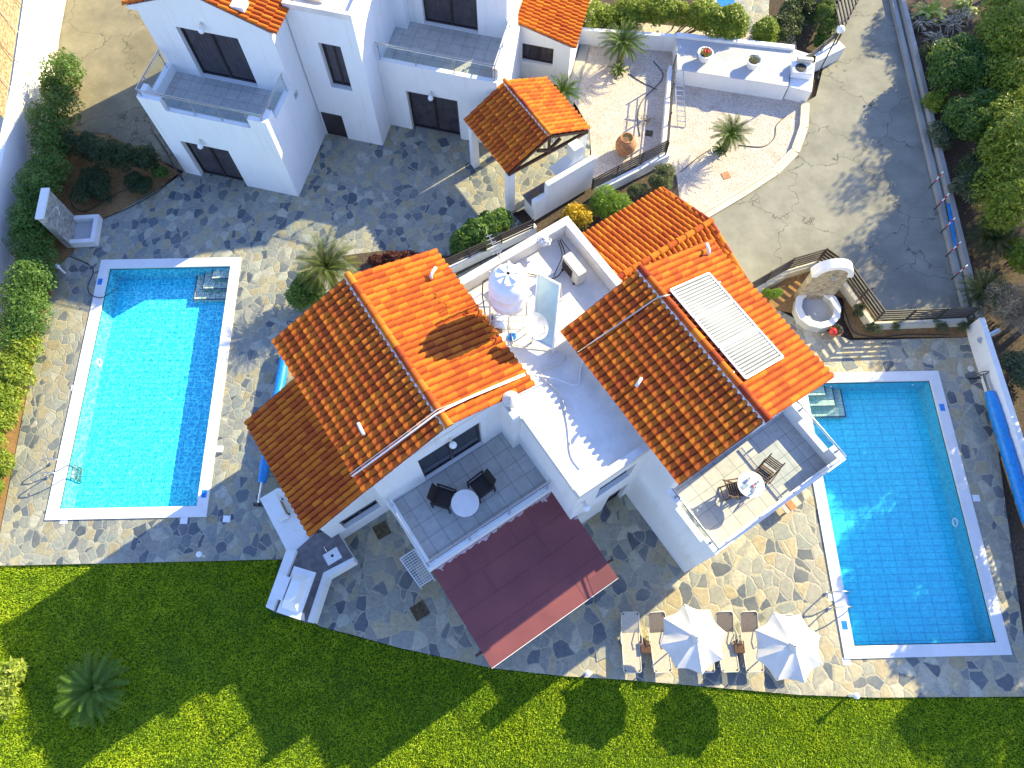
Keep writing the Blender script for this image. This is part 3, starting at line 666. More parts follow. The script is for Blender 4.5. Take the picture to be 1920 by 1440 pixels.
m.build('balcony_wall', PLASTER, villa)
railing(villa, F, [(6.90, 1.6), (6.90, -.57), (11.95, -.57), (11.95, 1.6)], zl, 4.5, [(6.9, 1.35, zh), (6.9, -.3, zh), (7.3, -.57, zh), (8.8, -.57, zl), (10.2, -.57, zl), (11.5, -.57, zh), (11.95, -.3, zh), (11.95, 1.35, zh)],
        [((6.9, 1.08), (6.9, -.10), zl), ((7.55, -.57), (8.75, -.57), zl), ((8.85, -.57), (10.15, -.57), zl), ((10.25, -.57), (11.28, -.57), zl), ((11.95, 1.08), (11.95, -.08), zl)])
# --- entrance roof behind the right wing (ridge across)
m = MB(F); ze, zr = 3.35, 4.25; v1, vr = 10.93, 8.42; run = v1 - vr; L = math.hypot(run, zr - ze)
tiles(m, F, (14.1, v1, ze), (-1, 0, 0), (0, -run / L, (zr - ze) / L), 14.1 - 9.10, L)
run2 = 8.42 - 6.0; L2 = math.hypot(run2, .85); tiles(m, F, (12.2, 6.0, zr - .85), (1, 0, 0), (0, run2 / L2, .85 / L2), 1.9, L2)
tiles(m, F, (9.5, 7.1, zr - .46), (1, 0, 0), (0, (8.42 - 7.1) / math.hypot(1.32, .46), .46 / math.hypot(1.32, .46)), 2.7, math.hypot(1.32, .46))
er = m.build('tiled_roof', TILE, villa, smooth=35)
m = MB(F); caps(m, F, (9.10, 8.42, zr + .03), (14.15, 8.42, zr + .03)); caps(m, F, (14.08, 6.0, zr - .82), (14.08, 8.35, zr + .02), .09); caps(m, F, (14.08, 10.9, ze + .03), (14.08, 8.5, zr + .02), .09); m.build('ridge_cap', TILE, er, smooth=40)
m = MB(F); m.quad((9.1, 10.9, ze - .05), (9.1, 8.42, zr - .05), (14.05, 8.42, zr - .05), (14.05, 10.9, ze - .05)); m.quad((9.1, 8.42, zr - .05), (9.1, 6.0, zr - .9), (14.05, 6.0, zr - .9), (14.05, 8.42, zr - .05)); m.build('roof_deck', PLASTER, er)
m = MB(F); m.prism([(9.06, 7.0), (13.8, 7.0), (13.8, 10.65), (9.06, 10.65)], 0, [3.7, 3.7, 3.36, 3.36]); m.prism([(12.11, 6.3), (13.8, 6.3), (13.8, 6.99), (12.11, 6.99)], 0, 3.3); m.build('wall', PLASTER, villa)
# --- chimney with a steel cowl
m = MB(F); m.lathe((3.95, 5.95, 6.2), [(.09, 0), (.09, .55)], 14); ch = m.build('chimney', STEEL, villa, smooth=40)
m = MB(F); m.lathe((3.95, 5.95, 6.75), [(.10, 0), (.14, .12), (.255, .14), (.25, .17), (.001, .34)], 24); m.build('cowl', CREAMP, ch, smooth=30)
# --- maroon felt canopy under the left balcony
m = MB(F); pu0, pu1 = -.44, 4.3
def slab(m, u0, u1, va, za, vb, zb, th): m.add([(u0,vb,zb),(u1,vb,zb),(u1,va,za),(u0,va,za),(u0,vb,zb-th),(u1,vb,zb-th),(u1,va,za-th),(u0,va,za-th)], [(0,1,2,3),(7,6,5,4),(0,4,5,1),(1,5,6,2),(2,6,7,3),(3,7,4,0)])
fz = lambda v: 2.62 + (v - .44) * (.42 / 3.34)
slab(m, pu0, pu1, 3.79, fz(3.79), .44, fz(.44), .07); can = m.build('canopy_roof', FELT, villa)
m = MB(F)
for v in (1.35, 2.2, 3.02): m.bar((pu0 + .01, v, fz(v) + .003), (pu1 - .01, v + random.uniform(-.03, .03), fz(v) + .003), .035, .008)
rs = random.Random(4)
for v0, v1, us in ((.46, 1.35, (3.1,)), (2.2, 3.02, (.9, 2.9)), (3.02, 3.78, (.45, 1.2, 2.3, 3.0)), (1.35, 2.2, (2.6,))):
    for u in us: m.bar((u, v0, fz(v0) + .003), (u, v1, fz(v1) + .003), .03, .008)
m.build('felt_seam', FELT, can)
m = MB(F)
for k in range(46):
    u = rs.uniform(pu0 + .1, pu1 - .1) ; w = rs.uniform(.05, .22); d = rs.uniform(.02, .09) * (1 if k % 4 else 2.2)
    v = 3.785; m.add([(u - w, v, fz(v) + .004), (u - w * .3, v - d, fz(v - d) + .004), (u + w * .4, v - d * .7, fz(v - d) + .004), (u + w, v, fz(v) + .004)], [(0, 1, 2, 3)])
for k in range(12):
    u = 4.22; v = 3.7 - k * .09; w = rs.uniform(.02, .07); m.add([(u + .07, v, fz(v) + .005), (u - w, v - .03, fz(v) + .005), (u + .07, v - .1, fz(v) + .005)], [(0, 1, 2)])
m.build('silicone_smear', FELTW, can)
m = MB(F); m.box(pu0 - .0, pu1, .425, .44, fz(.44) - .09, fz(.44) + .02)
m.build('metal_edge_strip', MARBLE, can)
for (u, v) in ((-.25, .62), (4.12, .62)):
    m = MB(F); m.box(u - .07, u + .07, v - .07, v + .07, 0, fz(v) - .15); m.build('canopy_post', PLASTER, can)
m = MB(F); m.bar((-.66, 1.0, fz(1) - .16), (4.52, 1.0, fz(1) - .16), .09, .12); m.bar((-.3, 2.6, fz(2.6) - .16), (4.2, 2.6, fz(2.6) - .16), .09, .12); m.build('beam', DWOOD, can)
# vents, roof pipes
def vent(t, F, p, d): m = MB(F); m.tube([p, (p[0], p[1], p[2] + .16), (p[0] + d[0] * .06, p[1] + d[1] * .06, p[2] + .21), (p[0] + d[0] * .3, p[1] + d[1] * .3, p[2] + .2)], .05, 10); m.build('vent_pipe', WHITEP, t, smooth=True)
def rz(u, um, ue): return ZR - (ZR - ZE) * abs(u - um) / abs(ue - um) + .05
vent(villa, F, (.0, 7.4, rz(0, 2.02, -.8)), (.1, 1)); vent(villa, F, (7.35, 4.4, rz(7.35, 9.26, 6.5)), (-.9, -.4)); vent(villa, F, (4.15, 10.6, rz(4.15, 2.02, 4.84)), (.9, .5)); vent(villa, F, (11.7, 6.6, rz(11.7, 9.26, 12.22)), (.4, .9))

# ================================================================== THE VILLA BEHIND
F = NF
v2 = thing('villa', (*F(-12, 19)[:2], 0), 'white villa at the top with brown sliding doors, glass-railed balconies and a square stair tower', 'house')
# left block
m = MB(F)
wallh(m, (-18.72, 16.23), (-13.5, 16.23), .32, 0, 3.3, [(.75, 2.85, 0, 2.25)])
m.prism([(-18.72, 16.55), (-13.5, 16.55), (-13.5, 25.5), (-18.72, 25.5)], 0, 3.3)
wallh(m, (-18.72, 18.5), (-13.5, 18.5), .30, 3.58, 6.55, [(1.30, 3.75, 3.6, 6.0)])
m.prism([(-18.72, 18.8), (-13.5, 18.8), (-13.5, 25.5), (-18.72, 25.5)], 3.3, 6.55)
m.prism([(-19.1, 18.5), (-18.73, 18.5), (-18.73, 25.5), (-19.1, 25.5)], 6.42, 6.55)
m.add([(-19.1, 18.5, 6.55), (-13.5, 18.5, 6.55), (-16.2, 18.5, 7.62), (-19.1, 18.8, 6.55), (-13.5, 18.8, 6.55), (-16.2, 18.8, 7.62)], [(0, 1, 2), (3, 5, 4), (0, 2, 5, 3), (1, 4, 5, 2), (0, 3, 4, 1)])
m.build('wall', PLASTER, v2)
m = MB(F); m.prism([(-18.5, 16.43), (-13.72, 16.43), (-13.72, 18.499), (-18.5, 18.499)], 3.301, 3.58); m.build('balcony_floor', FLOORT2, v2)
m = MB(F); zl, zh = 4.0, 4.5
m.box(-18.72, -18.5, 16.23, 18.499, 3.301, zl); m.box(-13.72, -13.5, 16.23, 18.499, 3.301, zl); m.box(-18.5, -13.72, 16.23, 16.43, 3.301, zl)
for (a, b, c_, d_) in ((-18.72, -18.5, 16.23, 16.9), (-13.72, -13.5, 16.23, 16.85), (-18.5, -17.75, 16.23, 16.43), (-14.25, -13.72, 16.23, 16.43)): m.box(a, b, c_, d_, zl, zh)
m.build('balcony_wall', PLASTER, v2)
railing(v2, F, [(-18.64, 18.4), (-18.64, 16.33), (-13.6, 16.33), (-13.6, 18.4)], zl, 4.78, [(-18.64, 18.3, zl), (-18.64, 17.0, zl), (-18.55, 16.33, zh), (-17.65, 16.33, zl), (-16.55, 16.33, zl), (-15.45, 16.33, zl), (-14.33, 16.33, zl), (-13.7, 16.33, zh), (-13.6, 16.95, zl), (-13.6, 18.3, zl)],
        [((-18.64, 18.25), (-18.64, 17.0), zl), ((-17.6, 16.33), (-16.6, 16.33), zl), ((-16.5, 16.33), (-15.5, 16.33), zl), ((-15.4, 16.33), (-14.35, 16.33), zl), ((-13.6, 16.95), (-13.6, 18.25), zl)])
glazing(v2, F, (-17.97, 16.53), (-15.87, 16.53), 0, 2.25); glazing(v2, F, (-17.42, 18.78), (-14.97, 18.78), 3.6, 6.0)
wall_lamp(v2, F, (-16.9, 16.23, 2.62), (0, -1)); wall_lamp(v2, F, (-16.2, 18.5, 6.42), (0, -1))
m = MB(F); Lr = math.hypot(2.95, 1.12); tiles(m, F, (-13.25, 18.42, 6.6), (0, 1, 0), (-2.95 / Lr, 0, 1.12 / Lr), 7.0, Lr)
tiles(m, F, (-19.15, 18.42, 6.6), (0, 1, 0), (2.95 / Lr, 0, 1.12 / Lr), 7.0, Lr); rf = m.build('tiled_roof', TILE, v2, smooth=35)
m = MB(F); caps(m, F, (-16.2, 18.4, 7.75), (-16.2, 25.4, 7.75)); m.build('ridge_cap', TILE, rf, smooth=40)
m = MB(F); m.box(-14.85, -14.35, 18.66, 19.1, 7.12, 7.3); m.tube([(-15.0, 18.9, 7.1), (-15.0, 18.95, 7.35), (-14.95, 19.0, 7.3)], .02, 6); m.build('roof_box', WHITEP, v2)
# stair tower
m = MB(F)
wallh(m, (-13.46, 19.70), (-10.82, 19.70), .42, 0, 6.62, [(.98, 1.88, 3.05, 5.3), (.05, 1.03, 0, 1.42)])
m.prism([(-13.46, 20.12), (-10.82, 20.12), (-10.82, 24.6), (-13.46, 24.6)], 0, 6.62)
m.build('wall', PLASTER, v2)
m = MB(F); m.prism([(-13.3, 19.86), (-10.98, 19.86), (-10.98, 24.5), (-13.3, 24.5)], 6.621, 6.66); m.build('flat_roof', ROOFW, v2)
m = MB(F); m.box(-13.46, -10.82, 19.70, 19.86, 6.62, 6.86); m.box(-13.46, -13.3, 19.861, 24.6, 6.62, 6.86); m.box(-10.98, -10.82, 19.861, 24.6, 6.62, 6.86); m.build('parapet', ROOFW, v2)
m = MB(F); m.box(-12.9, -12.1, 20.2, 20.65, 6.66, 7.0); m.build('roof_box', CREAMP, v2, bevel=.02)
glazing(v2, F, (-12.48, 20.02), (-11.58, 20.02), 3.05, 5.3, 'window', 2, curtain=.5)
m = MB(F); m.box(-13.41, -12.43, 19.76, 19.8, 0, 1.42); m.box(-13.35, -12.5, 19.735, 19.76, .1, 1.34); m.build('cellar_door', FRAMEB, v2)
# right block
m = MB(F)
wallh(m, (-10.819, 20.9), (-5.83, 20.9), .32, 0, 3.0, [(1.02, 3.26, 0, 2.3)])
m.prism([(-10.819, 21.22), (-5.83, 21.22), (-5.83, 27.5), (-10.819, 27.5)], 0, 3.0)
wallh(m, (-10.3, 23.65), (-6.1, 23.65), .30, 3.3, 6.4, [(.62, 2.95, 3.32, 5.6)])
m.prism([(-10.819, 23.95), (-6.1, 23.95), (-6.1, 27.5), (-10.819, 27.5)], 3.3, 6.4); m.box(-10.819, -10.3, 23.2, 23.949, 3.3, 6.4)
m.build('wall', PLASTER, v2)
m = MB(F); m.prism([(-10.8, 21.1), (-6.05, 21.1), (-6.05, 27.4), (-10.8, 27.4)], 3.001, 3.299); m.build('balcony_floor', FLOORT2, v2)
m = MB(F); m.box(-10.82, -5.83, 20.9, 21.1, 3.001, 3.72); m.box(-6.05, -5.83, 21.101, 24.4, 3.001, 4.22); m.build('balcony_wall', PLASTER, v2)  # right side wall raised in place of glass, to block sun on the paving
railing(v2, F, [(-10.78, 21.0), (-5.92, 21.0), (-5.92, 23.5)], 3.72, 4.5, [(-10.7, 21.0, 3.72), (-9.2, 21.0, 3.72), (-7.6, 21.0, 3.72), (-5.95, 21.02, 3.72), (-5.92, 22.3, 4.22), (-5.92, 23.4, 4.22)], [((-10.65, 21.0), (-9.25, 21.0), 3.72), ((-9.15, 21.0), (-7.65, 21.0), 3.72), ((-7.55, 21.0), (-6.0, 21.0), 3.72)])
glazing(v2, F, (-9.80, 21.20), (-7.56, 21.20), 0, 2.3); glazing(v2, F, (-9.68, 23.93), (-7.35, 23.93), 3.32, 5.6)
wall_lamp(v2, F, (-8.65, 20.9, 2.55), (0, -1))
m = MB(F); Lr = math.hypot(2.6, 1.1)  # unseen roof, added to keep sun off the left block's corner
tiles(m, F, (-5.75, 23.55, 6.45), (0, 1, 0), (-2.6 / Lr, 0, 1.1 / Lr), 5.5, Lr); tiles(m, F, (-10.95, 23.55, 6.45), (0, 1, 0), (2.6 / Lr, 0, 1.1 / Lr), 5.5, Lr); rf = m.build('tiled_roof', TILE, v2, smooth=35)
m = MB(F); m.quad((-5.8, 23.6, 6.4), (-8.35, 23.6, 7.5), (-8.35, 29, 7.5), (-5.8, 29, 6.4)); m.quad((-8.35, 23.6, 7.5), (-10.9, 23.6, 6.4), (-10.9, 29, 6.4), (-8.35, 29, 7.5)); m.add([(-10.8, 23.66, 6.4), (-6.1, 23.66, 6.4), (-8.35, 23.66, 7.4)], [(0, 1, 2)]); m.build('roof_deck', PLASTER, rf)
# lean-to annex
m = MB(F)
wallh(m, (-6.1, 24.95), (-3.6, 24.95), .28, 0, 2.2, [(.33, 1.75, 1.05, 2.02)])
m.prism([(-6.1, 25.23), (-3.6, 25.23), (-3.6, 31), (-6.1, 31)], 0, 2.2)
m.add([(-6.1, 24.95, 2.2), (-3.6, 24.95, 2.2), (-3.6, 24.95, 2.3), (-6.1, 24.95, 3.0), (-6.1, 25.23, 2.2), (-3.6, 25.23, 2.2), (-3.6, 25.23, 2.3), (-6.1, 25.23, 3.0)], [(0, 1, 2, 3), (7, 6, 5, 4), (1, 5, 6, 2), (2, 6, 7, 3), (3, 7, 4, 0)])
m.build('wall', PLASTER, v2); glazing(v2, F, (-5.77, 25.18), (-4.35, 25.18), 1.05, 2.02, 'window', 2, curtain=.6)
m = MB(F); La = math.hypot(2.75, .8); tiles(m, F, (-3.38, 24.85, 2.32), (0, 1, 0), (-2.75 / La, 0, .8 / La), 6.2, La); m.build('tiled_roof', TILE, v2, smooth=35)
m = MB(F); m.quad((-3.42, 24.88, 2.28), (-6.1, 24.88, 3.06), (-6.1, 31, 3.06), (-3.42, 31, 2.28)); m.build('roof_deck', PLASTER, v2)
# path beside the annex
m = MB(F); m.prism([(-3.55, 23.6), (-3.1, 23.6), (-3.1, 30), (-3.55, 30)], 0, .06); struct(m.build('path', CONC))

# ------------------------------------------------------------------ porch with a tiled gable on white posts
pf = frame(33.8); A = Vector(P(870, 224, 2.6)); B = Vector(P(952, 326, 2.6)); C_ = Vector(P(1104, 240, 2.6)); D_ = Vector(P(1020, 142, 2.6))
ex = (B - A).normalized(); ang = math.degrees(math.atan2(ex.y, ex.x)) + 90
PF = frame(ang, B.x, B.y)                 # u across the ridge, v back from the front eave
wdt = (C_ - B).dot(Vector((math.cos(R(ang)), math.sin(R(ang)), 0))); ln = (B - A).length
porch = thing('porch', (*PF(wdt / 2, ln / 2)[:2], 0), 'small open porch with an orange tiled gable roof on white posts', 'porch')
rf = None; m = MB(PF); zr = 3.55; half = wdt / 2; L = math.hypot(half, zr - 2.6)
tiles(m, PF, (0, 0, 2.6), (0, 1, 0), (half / L, 0, (zr - 2.6) / L), ln, L - .03); tiles(m, PF, (wdt, 0, 2.6), (0, 1, 0), (-half / L, 0, (zr - 2.6) / L), ln, L - .03)
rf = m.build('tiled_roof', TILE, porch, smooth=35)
m = MB(PF); caps(m, PF, (half, -.02, zr + .03), (half, ln + .02, zr + .03), .09); m.build('ridge_cap', TILE, rf, smooth=40)
m = MB(PF); m.prism([(half - .12, .02), (half + .08, .02), (half + .08, ln - .02), (half - .12, ln - .02)], zr - .06, zr + .03); m.build('ridge_mortar', MARBLE, rf)
m = MB(PF); m.quad((.02, .02, 2.55), (half, .02, zr - .05), (half, ln, zr - .05), (.02, ln, 2.55)); m.quad((half, .02, zr - .05), (wdt - .02, .02, 2.55), (wdt - .02, ln, 2.55), (half, ln, zr - .05)); m.build('roof_deck', DWOOD, rf)
for v in (.05, ln - .1):
    for a, b in (((.05, v, 2.46), (wdt - .05, v, 2.46)), ((.05, v, 2.5), (half, v, zr - .14)), ((wdt - .05, v, 2.5), (half, v, zr - .14)), ((half, v, 2.46), (half, v, zr - .2)), ((half, v, 2.6), (half - .55, v, 2.95)), ((half, v, 2.6), (half + .55, v, 2.95))):
        m = MB(PF); m.bar(a, b, .10, .12); m.build('truss_beam', DWOOD, porch)
for (u, v) in ((.18, .12), (.18, ln - .35), (wdt - .18, .2), (wdt - .18, ln - .35)):
    m = MB(PF); m.box(u - .15, u + .15, v - .15, v + .15, 0, 2.4); m.build('porch_post', PLASTER, porch, bevel=.012)

# ------------------------------------------------------------------ barbecue wall behind the villa (stepped white wall, worktop, hood and chimney)
WL = Vector(P(1027, 350, 1.9)); WR = Vector(P(1118, 294, 2.0)); d = (WR - WL); d.z = 0; wl = d.length; ba = math.degrees(math.atan2(d.y, d.x))
BF = frame(ba, WL.x, WL.y)
bb = thing('barbecue_wall', (*BF(1, 0)[:2], 0), 'stepped white barbecue wall with dark worktop, hood and chimney beside the porch', 'barbecue')
m = MB(BF); m.box(0, wl, 0, .22, 0, 1.95); m.box(-.62, -.001, 0, .22, 0, 1.30); m.build('wall', PLASTER, bb, bevel=.012)
m = MB(BF); m.box(-.62, wl - .6, .221, .85, .82, .90); m.build('worktop', GREYC, bb)
m = MB(BF); m.box(-.6, wl - .62, .23, .72, 0, .819); m.build('base', PLASTER, bb)
m = MB(BF); u0, u1 = 1.0, 2.0; m.add([(u0 - .25, .23, 1.55), (u1 + .15, .23, 1.55), (u1 + .15, .95, 1.55), (u0 - .25, .95, 1.55), (u0 + .45, .3, 2.1), (u1 - .05, .3, 2.1), (u1 - .05, .72, 2.1), (u0 + .45, .72, 2.1)], [(0,3,2,1),(4,5,6,7),(0,1,5,4),(1,2,6,5),(2,3,7,6),(3,0,4,7)]); m.build('hood', PLASTER, bb)
m = MB(BF); m.box(1.45, 1.92, .28, .72, 2.1, 2.75); m.build('chimney', PLASTER, bb, bevel=.01)
m = MB(BF); m.box(-.35, .05, .32, .72, .90, .93); m.build('sink', STEEL, bb, bevel=.01)

# ------------------------------------------------------------------ low walls and slatted fences
def wall_run(name, pts, z0, z1, th, mat, label, cat='wall', group=None, cap=None):
    m = MB()
    for a, b in zip(pts[:-1], pts[1:]):
        A, B = Vector(a[:2]), Vector(b[:2]); d = (B - A).normalized(); n = Vector((-d.y, d.x)) * th
        m.prism([tuple(A), tuple(B), tuple(B + n), tuple(A + n)], z0, z1)
    o = m.build(name, mat, bevel=.012); return tag(o, label, cat, group)
def fence(pts, z0, z1, nr, label, posts=None, w=.035, h=.075, group='slatted brown fences', step=1.25, mat=None):
    """horizontal rails between posts; pts world (x,y) of the posts' line"""
    mat = mat or DKMETAL
    t = thing('slatted_fence', (pts[0][0], pts[0][1], z0), label, 'fence', group)
    for a, b in zip(pts[:-1], pts[1:]):
        for k in range(nr):
            z = z0 + (z1 - z0) * (k + .7) / nr; m = MB(); m.bar((*a, z), (*b, z), w, h); m.build('rail', mat, t)
    for a, b in zip(pts[:-1], pts[1:]):
        A, B = Vector(a), Vector(b); n = max(1, round((B - A).length / step))
        for i in range(n + (b == pts[-1])):
            q = A + (B - A) * i / n; m = MB(); m.box(q.x - .028, q.x + .028, q.y - .028, q.y + .028, z0, z1 + .01); m.build('post', mat, t)
    return t
w1 = [P2(838, 497, .55), P2(1002, 418, .55)]; o = wall_run('garden_wall', w1, 0, .55, -.2, PLASTER, 'low white wall between the flat roof and the leafy bush')
fence([P2(818, 494, 1.2), P2(1000, 412, 1.2)], .56, 1.22, 4, 'brown slatted fence in front of the glossy leafy bush')
w2a = [P2(1116, 352, .55), P2(1252, 284, .55)]; wall_run('garden_wall', w2a, 0, .55, -.2, PLASTER, 'low white wall under the fence behind the terracotta urn')
fence([P2(1113, 336, 1.25), P2(1252, 264, 1.25)], .56, 1.3, 5, 'brown slatted fence in front of the round terracotta urn')
# white railed wall between the two gravel gardens, ladder leaning on it
g0, g1 = P2(1250, 275, .9), P2(1264, 112, .9)
wall_run('garden_wall', [g0, g1], 0, .55, .16, PLASTER, 'thin white wall dividing the gravel garden beside the aluminium ladder')
fence([P2(1254, 268, 1.3), P2(1268, 105, 1.3)], .56, 1.35, 3, 'thin dark railing on the wall dividing the gravel garden', step=1.6, h=.03)
lt = thing('ladder', (*P2(1285, 232), .0), 'aluminium ladder leaning on the thin garden wall in the gravel', 'ladder')
la, lb = Vector(P(1270, 236, .05)), Vector(P(1266, 130, 1.35)); ld = (lb - la); sx = Vector((.36, -.05, 0))
for s in (0, 1): m = MB(); m.bar(la + sx * s, lb + sx * s, .03, .06); m.build('side_rail', STEEL, lt)
for k in range(1, 11): q = la + ld * k / 11; m = MB(); m.bar(q, q + sx, .03, .03); m.build('rung', STEEL, lt)
# planter terrace with two bowls
pa = [P2(1270, 130, .85), P2(1478, 162, .85), P2(1487, 92, .85), P2(1268, 72, .85)]
pt = thing('raised_terrace', (*pa[0], 0), 'raised white terrace with grey screed top carrying two white flower bowls', 'terrace')
m = MB(); m.prism(pa, 0, .82); m.build('wall', PLASTER, pt)
m = MB(); m.prism([tuple(Vector(p) + (Vector(pa[0]) + Vector(pa[1]) + Vector(pa[2]) + Vector(pa[3])) * 0) for p in pa], .8201, .845); m.build('screed_top', SLATE, pt)
m = MB(); b0, b1 = Vector(P2(1490, 92, .95)), Vector(P2(1268, 68, .95)); dd = (b1 - b0).normalized(); nn = Vector((dd.y, -dd.x)) * .22; m.prism([tuple(b0), tuple(b1), tuple(b1 + nn), tuple(b0 + nn)], 0, .98); m.build('back_wall', PLASTER, pt)
m = MB(); m.prism([P2(1480, 162, .75), P2(1522, 172, .75), P2(1530, 105, .75), P2(1488, 92, .75)], 0, .75); m.build('plinth', PLASTER, pt)
wall_run('boundary_wall', [P2(1050, 52, .9), P2(1268, 68, .9)], 0, .85, .2, PLASTER, 'white boundary wall below the yellow-green hedge at the top')
wall_run('boundary_wall', [P2(1492, 112, .8), P2(1572, 72, .8)], 0, .75, -.55, PLASTER, 'short thick white wall with the globe lamp at its end by the driveway')
fence([P2(1515, 106, 1.15), P2(1572, 60, 1.15)], .78, 1.22, 3, 'short brown fence on the white wall behind the globe lamp')
# gate of dark vertical slats at the top of the driveway
gt = thing('slatted_gate', (*P2(1590, 30), 0), 'dark louvred screen of parallel slats at the top edge beside the driveway', 'gate')
for k in range(16):
    ex, ey = 1578 + k * 4.6, 62 - k * 9.2; m = MB(); m.bar(P(ex, ey, 1.35), P(ex - 26, ey - 112, 1.35), .045, .09); m.build('slat', DKMETAL, gt)
for ex, ey in ((1578, 62), (1615, -12), (1647, -76)): m = MB(); c = P(ex, ey, 1.35); m.bar((c[0], c[1], 0), (c[0], c[1], 1.34), .06, .06, (0, 1, 0)); m.build('post', DKMETAL, gt)
m = MB(); m.bar(P(1577, 64, 1.28), P(1650, -82, 1.28), .05, .05); m.build('edge_rail', DKMETAL, gt)
# fence round the arched fountain
f4 = [P2(1404, 534, 1.3), P2(1490, 484, 1.3), P2(1552, 466, 1.3), P2(1600, 500, 1.3), P2(1660, 583, 1.3), P2(1838, 576, 1.3)]
fence(f4, .42, 1.32, 5, 'long brown slatted fence bending round the arched stone fountain', w=.03, h=.10)
f4w = [P2(1404, 534, 1.3), P2(1490, 484, 1.3), P2(1552, 466, 1.3), P2(1600, 500, 1.3), P2(1660, 583, 1.3), P2(1838, 576, 1.3)]
wall_run('garden_wall', f4w, 0, .40, -.2, KERB, 'low cream wall under the bent brown fence near the fountain')
# white wall on the right of the right pool
wr = [P2(1836, 596, .95), P2(1935, 905, .95), (19.1, -3.0)]
o = wall_run('boundary_wall', wr, 0, .95, .22, PLASTER, 'long white boundary wall along the right side of the right pool')
m = MB(); q = Vector(P(1868, 676, 0))
t = thing('outdoor_lamp', P(1852, 690, 0), 'tubular steel lamp standing beside the right boundary wall', 'lamp'); m = MB(); c = P(1836, 642, .5); m.tube([(c[0] - .1, c[1], .62), (c[0] + .55, c[1] + .3, .98)], .10, 12); m.build('lamp_tube', STEEL, t, smooth=40)
# driveway kerb wall with gutter
cw = [P2(1652, -60), P2(1797, 562), P2(1809, 600)]
for k, (off, zz, lab) in enumerate(((0, .22, 'inner low concrete kerb wall along the right of the driveway'), (.34, .42, 'outer higher concrete kerb wall between driveway and shrubbery'))):
    m = MB()
    for a, b in zip(cw[:-1], cw[1:]): m.prism([(a[0] + off, a[1]), (b[0] + off, b[1]), (b[0] + off + .22, b[1]), (a[0] + off + .22, a[1])][::-1], 0, zz)
    tag(m.build('kerb_wall', CONC, bevel=.015), lab, 'kerb')
m = MB()
for a, b in zip(cw[:-1], cw[1:]): m.prism([(a[0] + .221, a[1]), (b[0] + .221, b[1]), (b[0] + .339, b[1]), (a[0] + .339, a[1])][::-1], 0, .16)
struct(m.build('gutter', ROADL))
# red and white marker stakes
st = thing('marker_stake', (0, 0, 0), 'red and white marker stake on the kerb wall, nearest the top', 'stake', 'marker stakes on the kerb wall')
for i, (z0, z1, mt) in enumerate(((0, .42, DKMETAL), (.42, .62, RED), (.62, .80, WHITEP), (.80, .98, RED), (.98, 1.1, WHITEP))):
    m = MB(); m.tube([(0, 0, z0), (0, 0, z1)], .026, 8); m.build('stake_foot' if i == 0 else 'colour_band', mt, st)
spots = [(1742, 353), (1752, 393), (1763, 437), (1773, 481), (1784, 524)]
labs = ['red and white marker stake on the kerb wall, topmost of the row', 'marker stake second from the top of the row on the kerb wall', 'middle marker stake of the row on the kerb wall', 'marker stake second from the bottom of the row on the kerb wall', 'red and white marker stake nearest the fence corner of the driveway']
for i, (px, py) in enumerate(spots):
    o = st if i == 0 else copy_thing(st, (0, 0, 0)); o.location = P(px, py, .23); o['label'] = labs[i]
m = MB(); m.bar(P(1778, 382, .35), P(1792, 462, .35), .12, .05); tag(m.build('blue_plank', BLUECOV), 'blue painted plank lying along the kerb wall behind the stakes', 'plank')
# left boundary: tall white wall with timber screen
xw = [P2(118, -60), P2(86, 212), (-20.55, 17.0), (-20.3, 8.0), (-20.2, -4)]
m = MB()
for a, b in zip(xw[:-1], xw[1:]): m.prism([(a[0] - .3, a[1]), (b[0] - .3, b[1]), b, a], 0, 1.95)
tag(m.build('boundary_wall', PLASTER, bevel=.015), 'tall white boundary wall in full sun at the top left', 'wall')
m = MB()
for a, b in zip(xw[:2], xw[1:3]): m.prism([(a[0] + .001, a[1]), (b[0] + .001, b[1]), (b[0] + .22, b[1]), (a[0] + .22, a[1])][::-1], 0, .12)
struct(m.build('kerb', KERB))
sc = thing('timber_screen', (xw[0][0] - .5, 26, 1.95), 'weathered timber slat screen on top of the white wall, top left', 'screen')
for k in range(8):
    a, b = Vector((*xw[0], 0)), Vector((*xw[1], 0)); e = (b - a).normalized(); b2 = b + e * 2.2
    m = MB(); z = 2.1 + k * .155; m.bar(a + Vector((-.32, 0, z)), b2 + Vector((-.32, 0, z)), .03, .135); m.build('slat', LWOOD, sc)
for k in range(7):
    a, b = Vector((*xw[0], 0)), Vector((*xw[1], 0)); q = a + (b - a) * (.04 + k * .17)
    m = MB(); m.tube([q + Vector((-.27, 0, 3.35)), q + Vector((-.20, 0, 2.2)), q + Vector((.02, 0, 1.3)), q + Vector((.10, -.02, 1.25))], .022, 8); m.build('bracket', LWOOD if k % 2 else CREAMP, sc)
sheet('neighbour_yard', [[(-20.6, -6), (-20.85, 17), P2(86, 212)[:1] + (P2(86, 212)[1],), (-21.9, 32), (-34, 32), (-34, -6)]], .02, KERB)
# dark fence at the left of the villa behind
fence([P2(290, 252, 1.3), P2(322, 306, 1.2)], .05, 1.3, 6, 'dark slatted fence panel beside the left corner of the villa behind', h=.12)
fence([P2(150, 268, .8), P2(292, 300, .8)], .3, 1.0, 4, 'brown fence half hidden in the dark hedge by the yard')

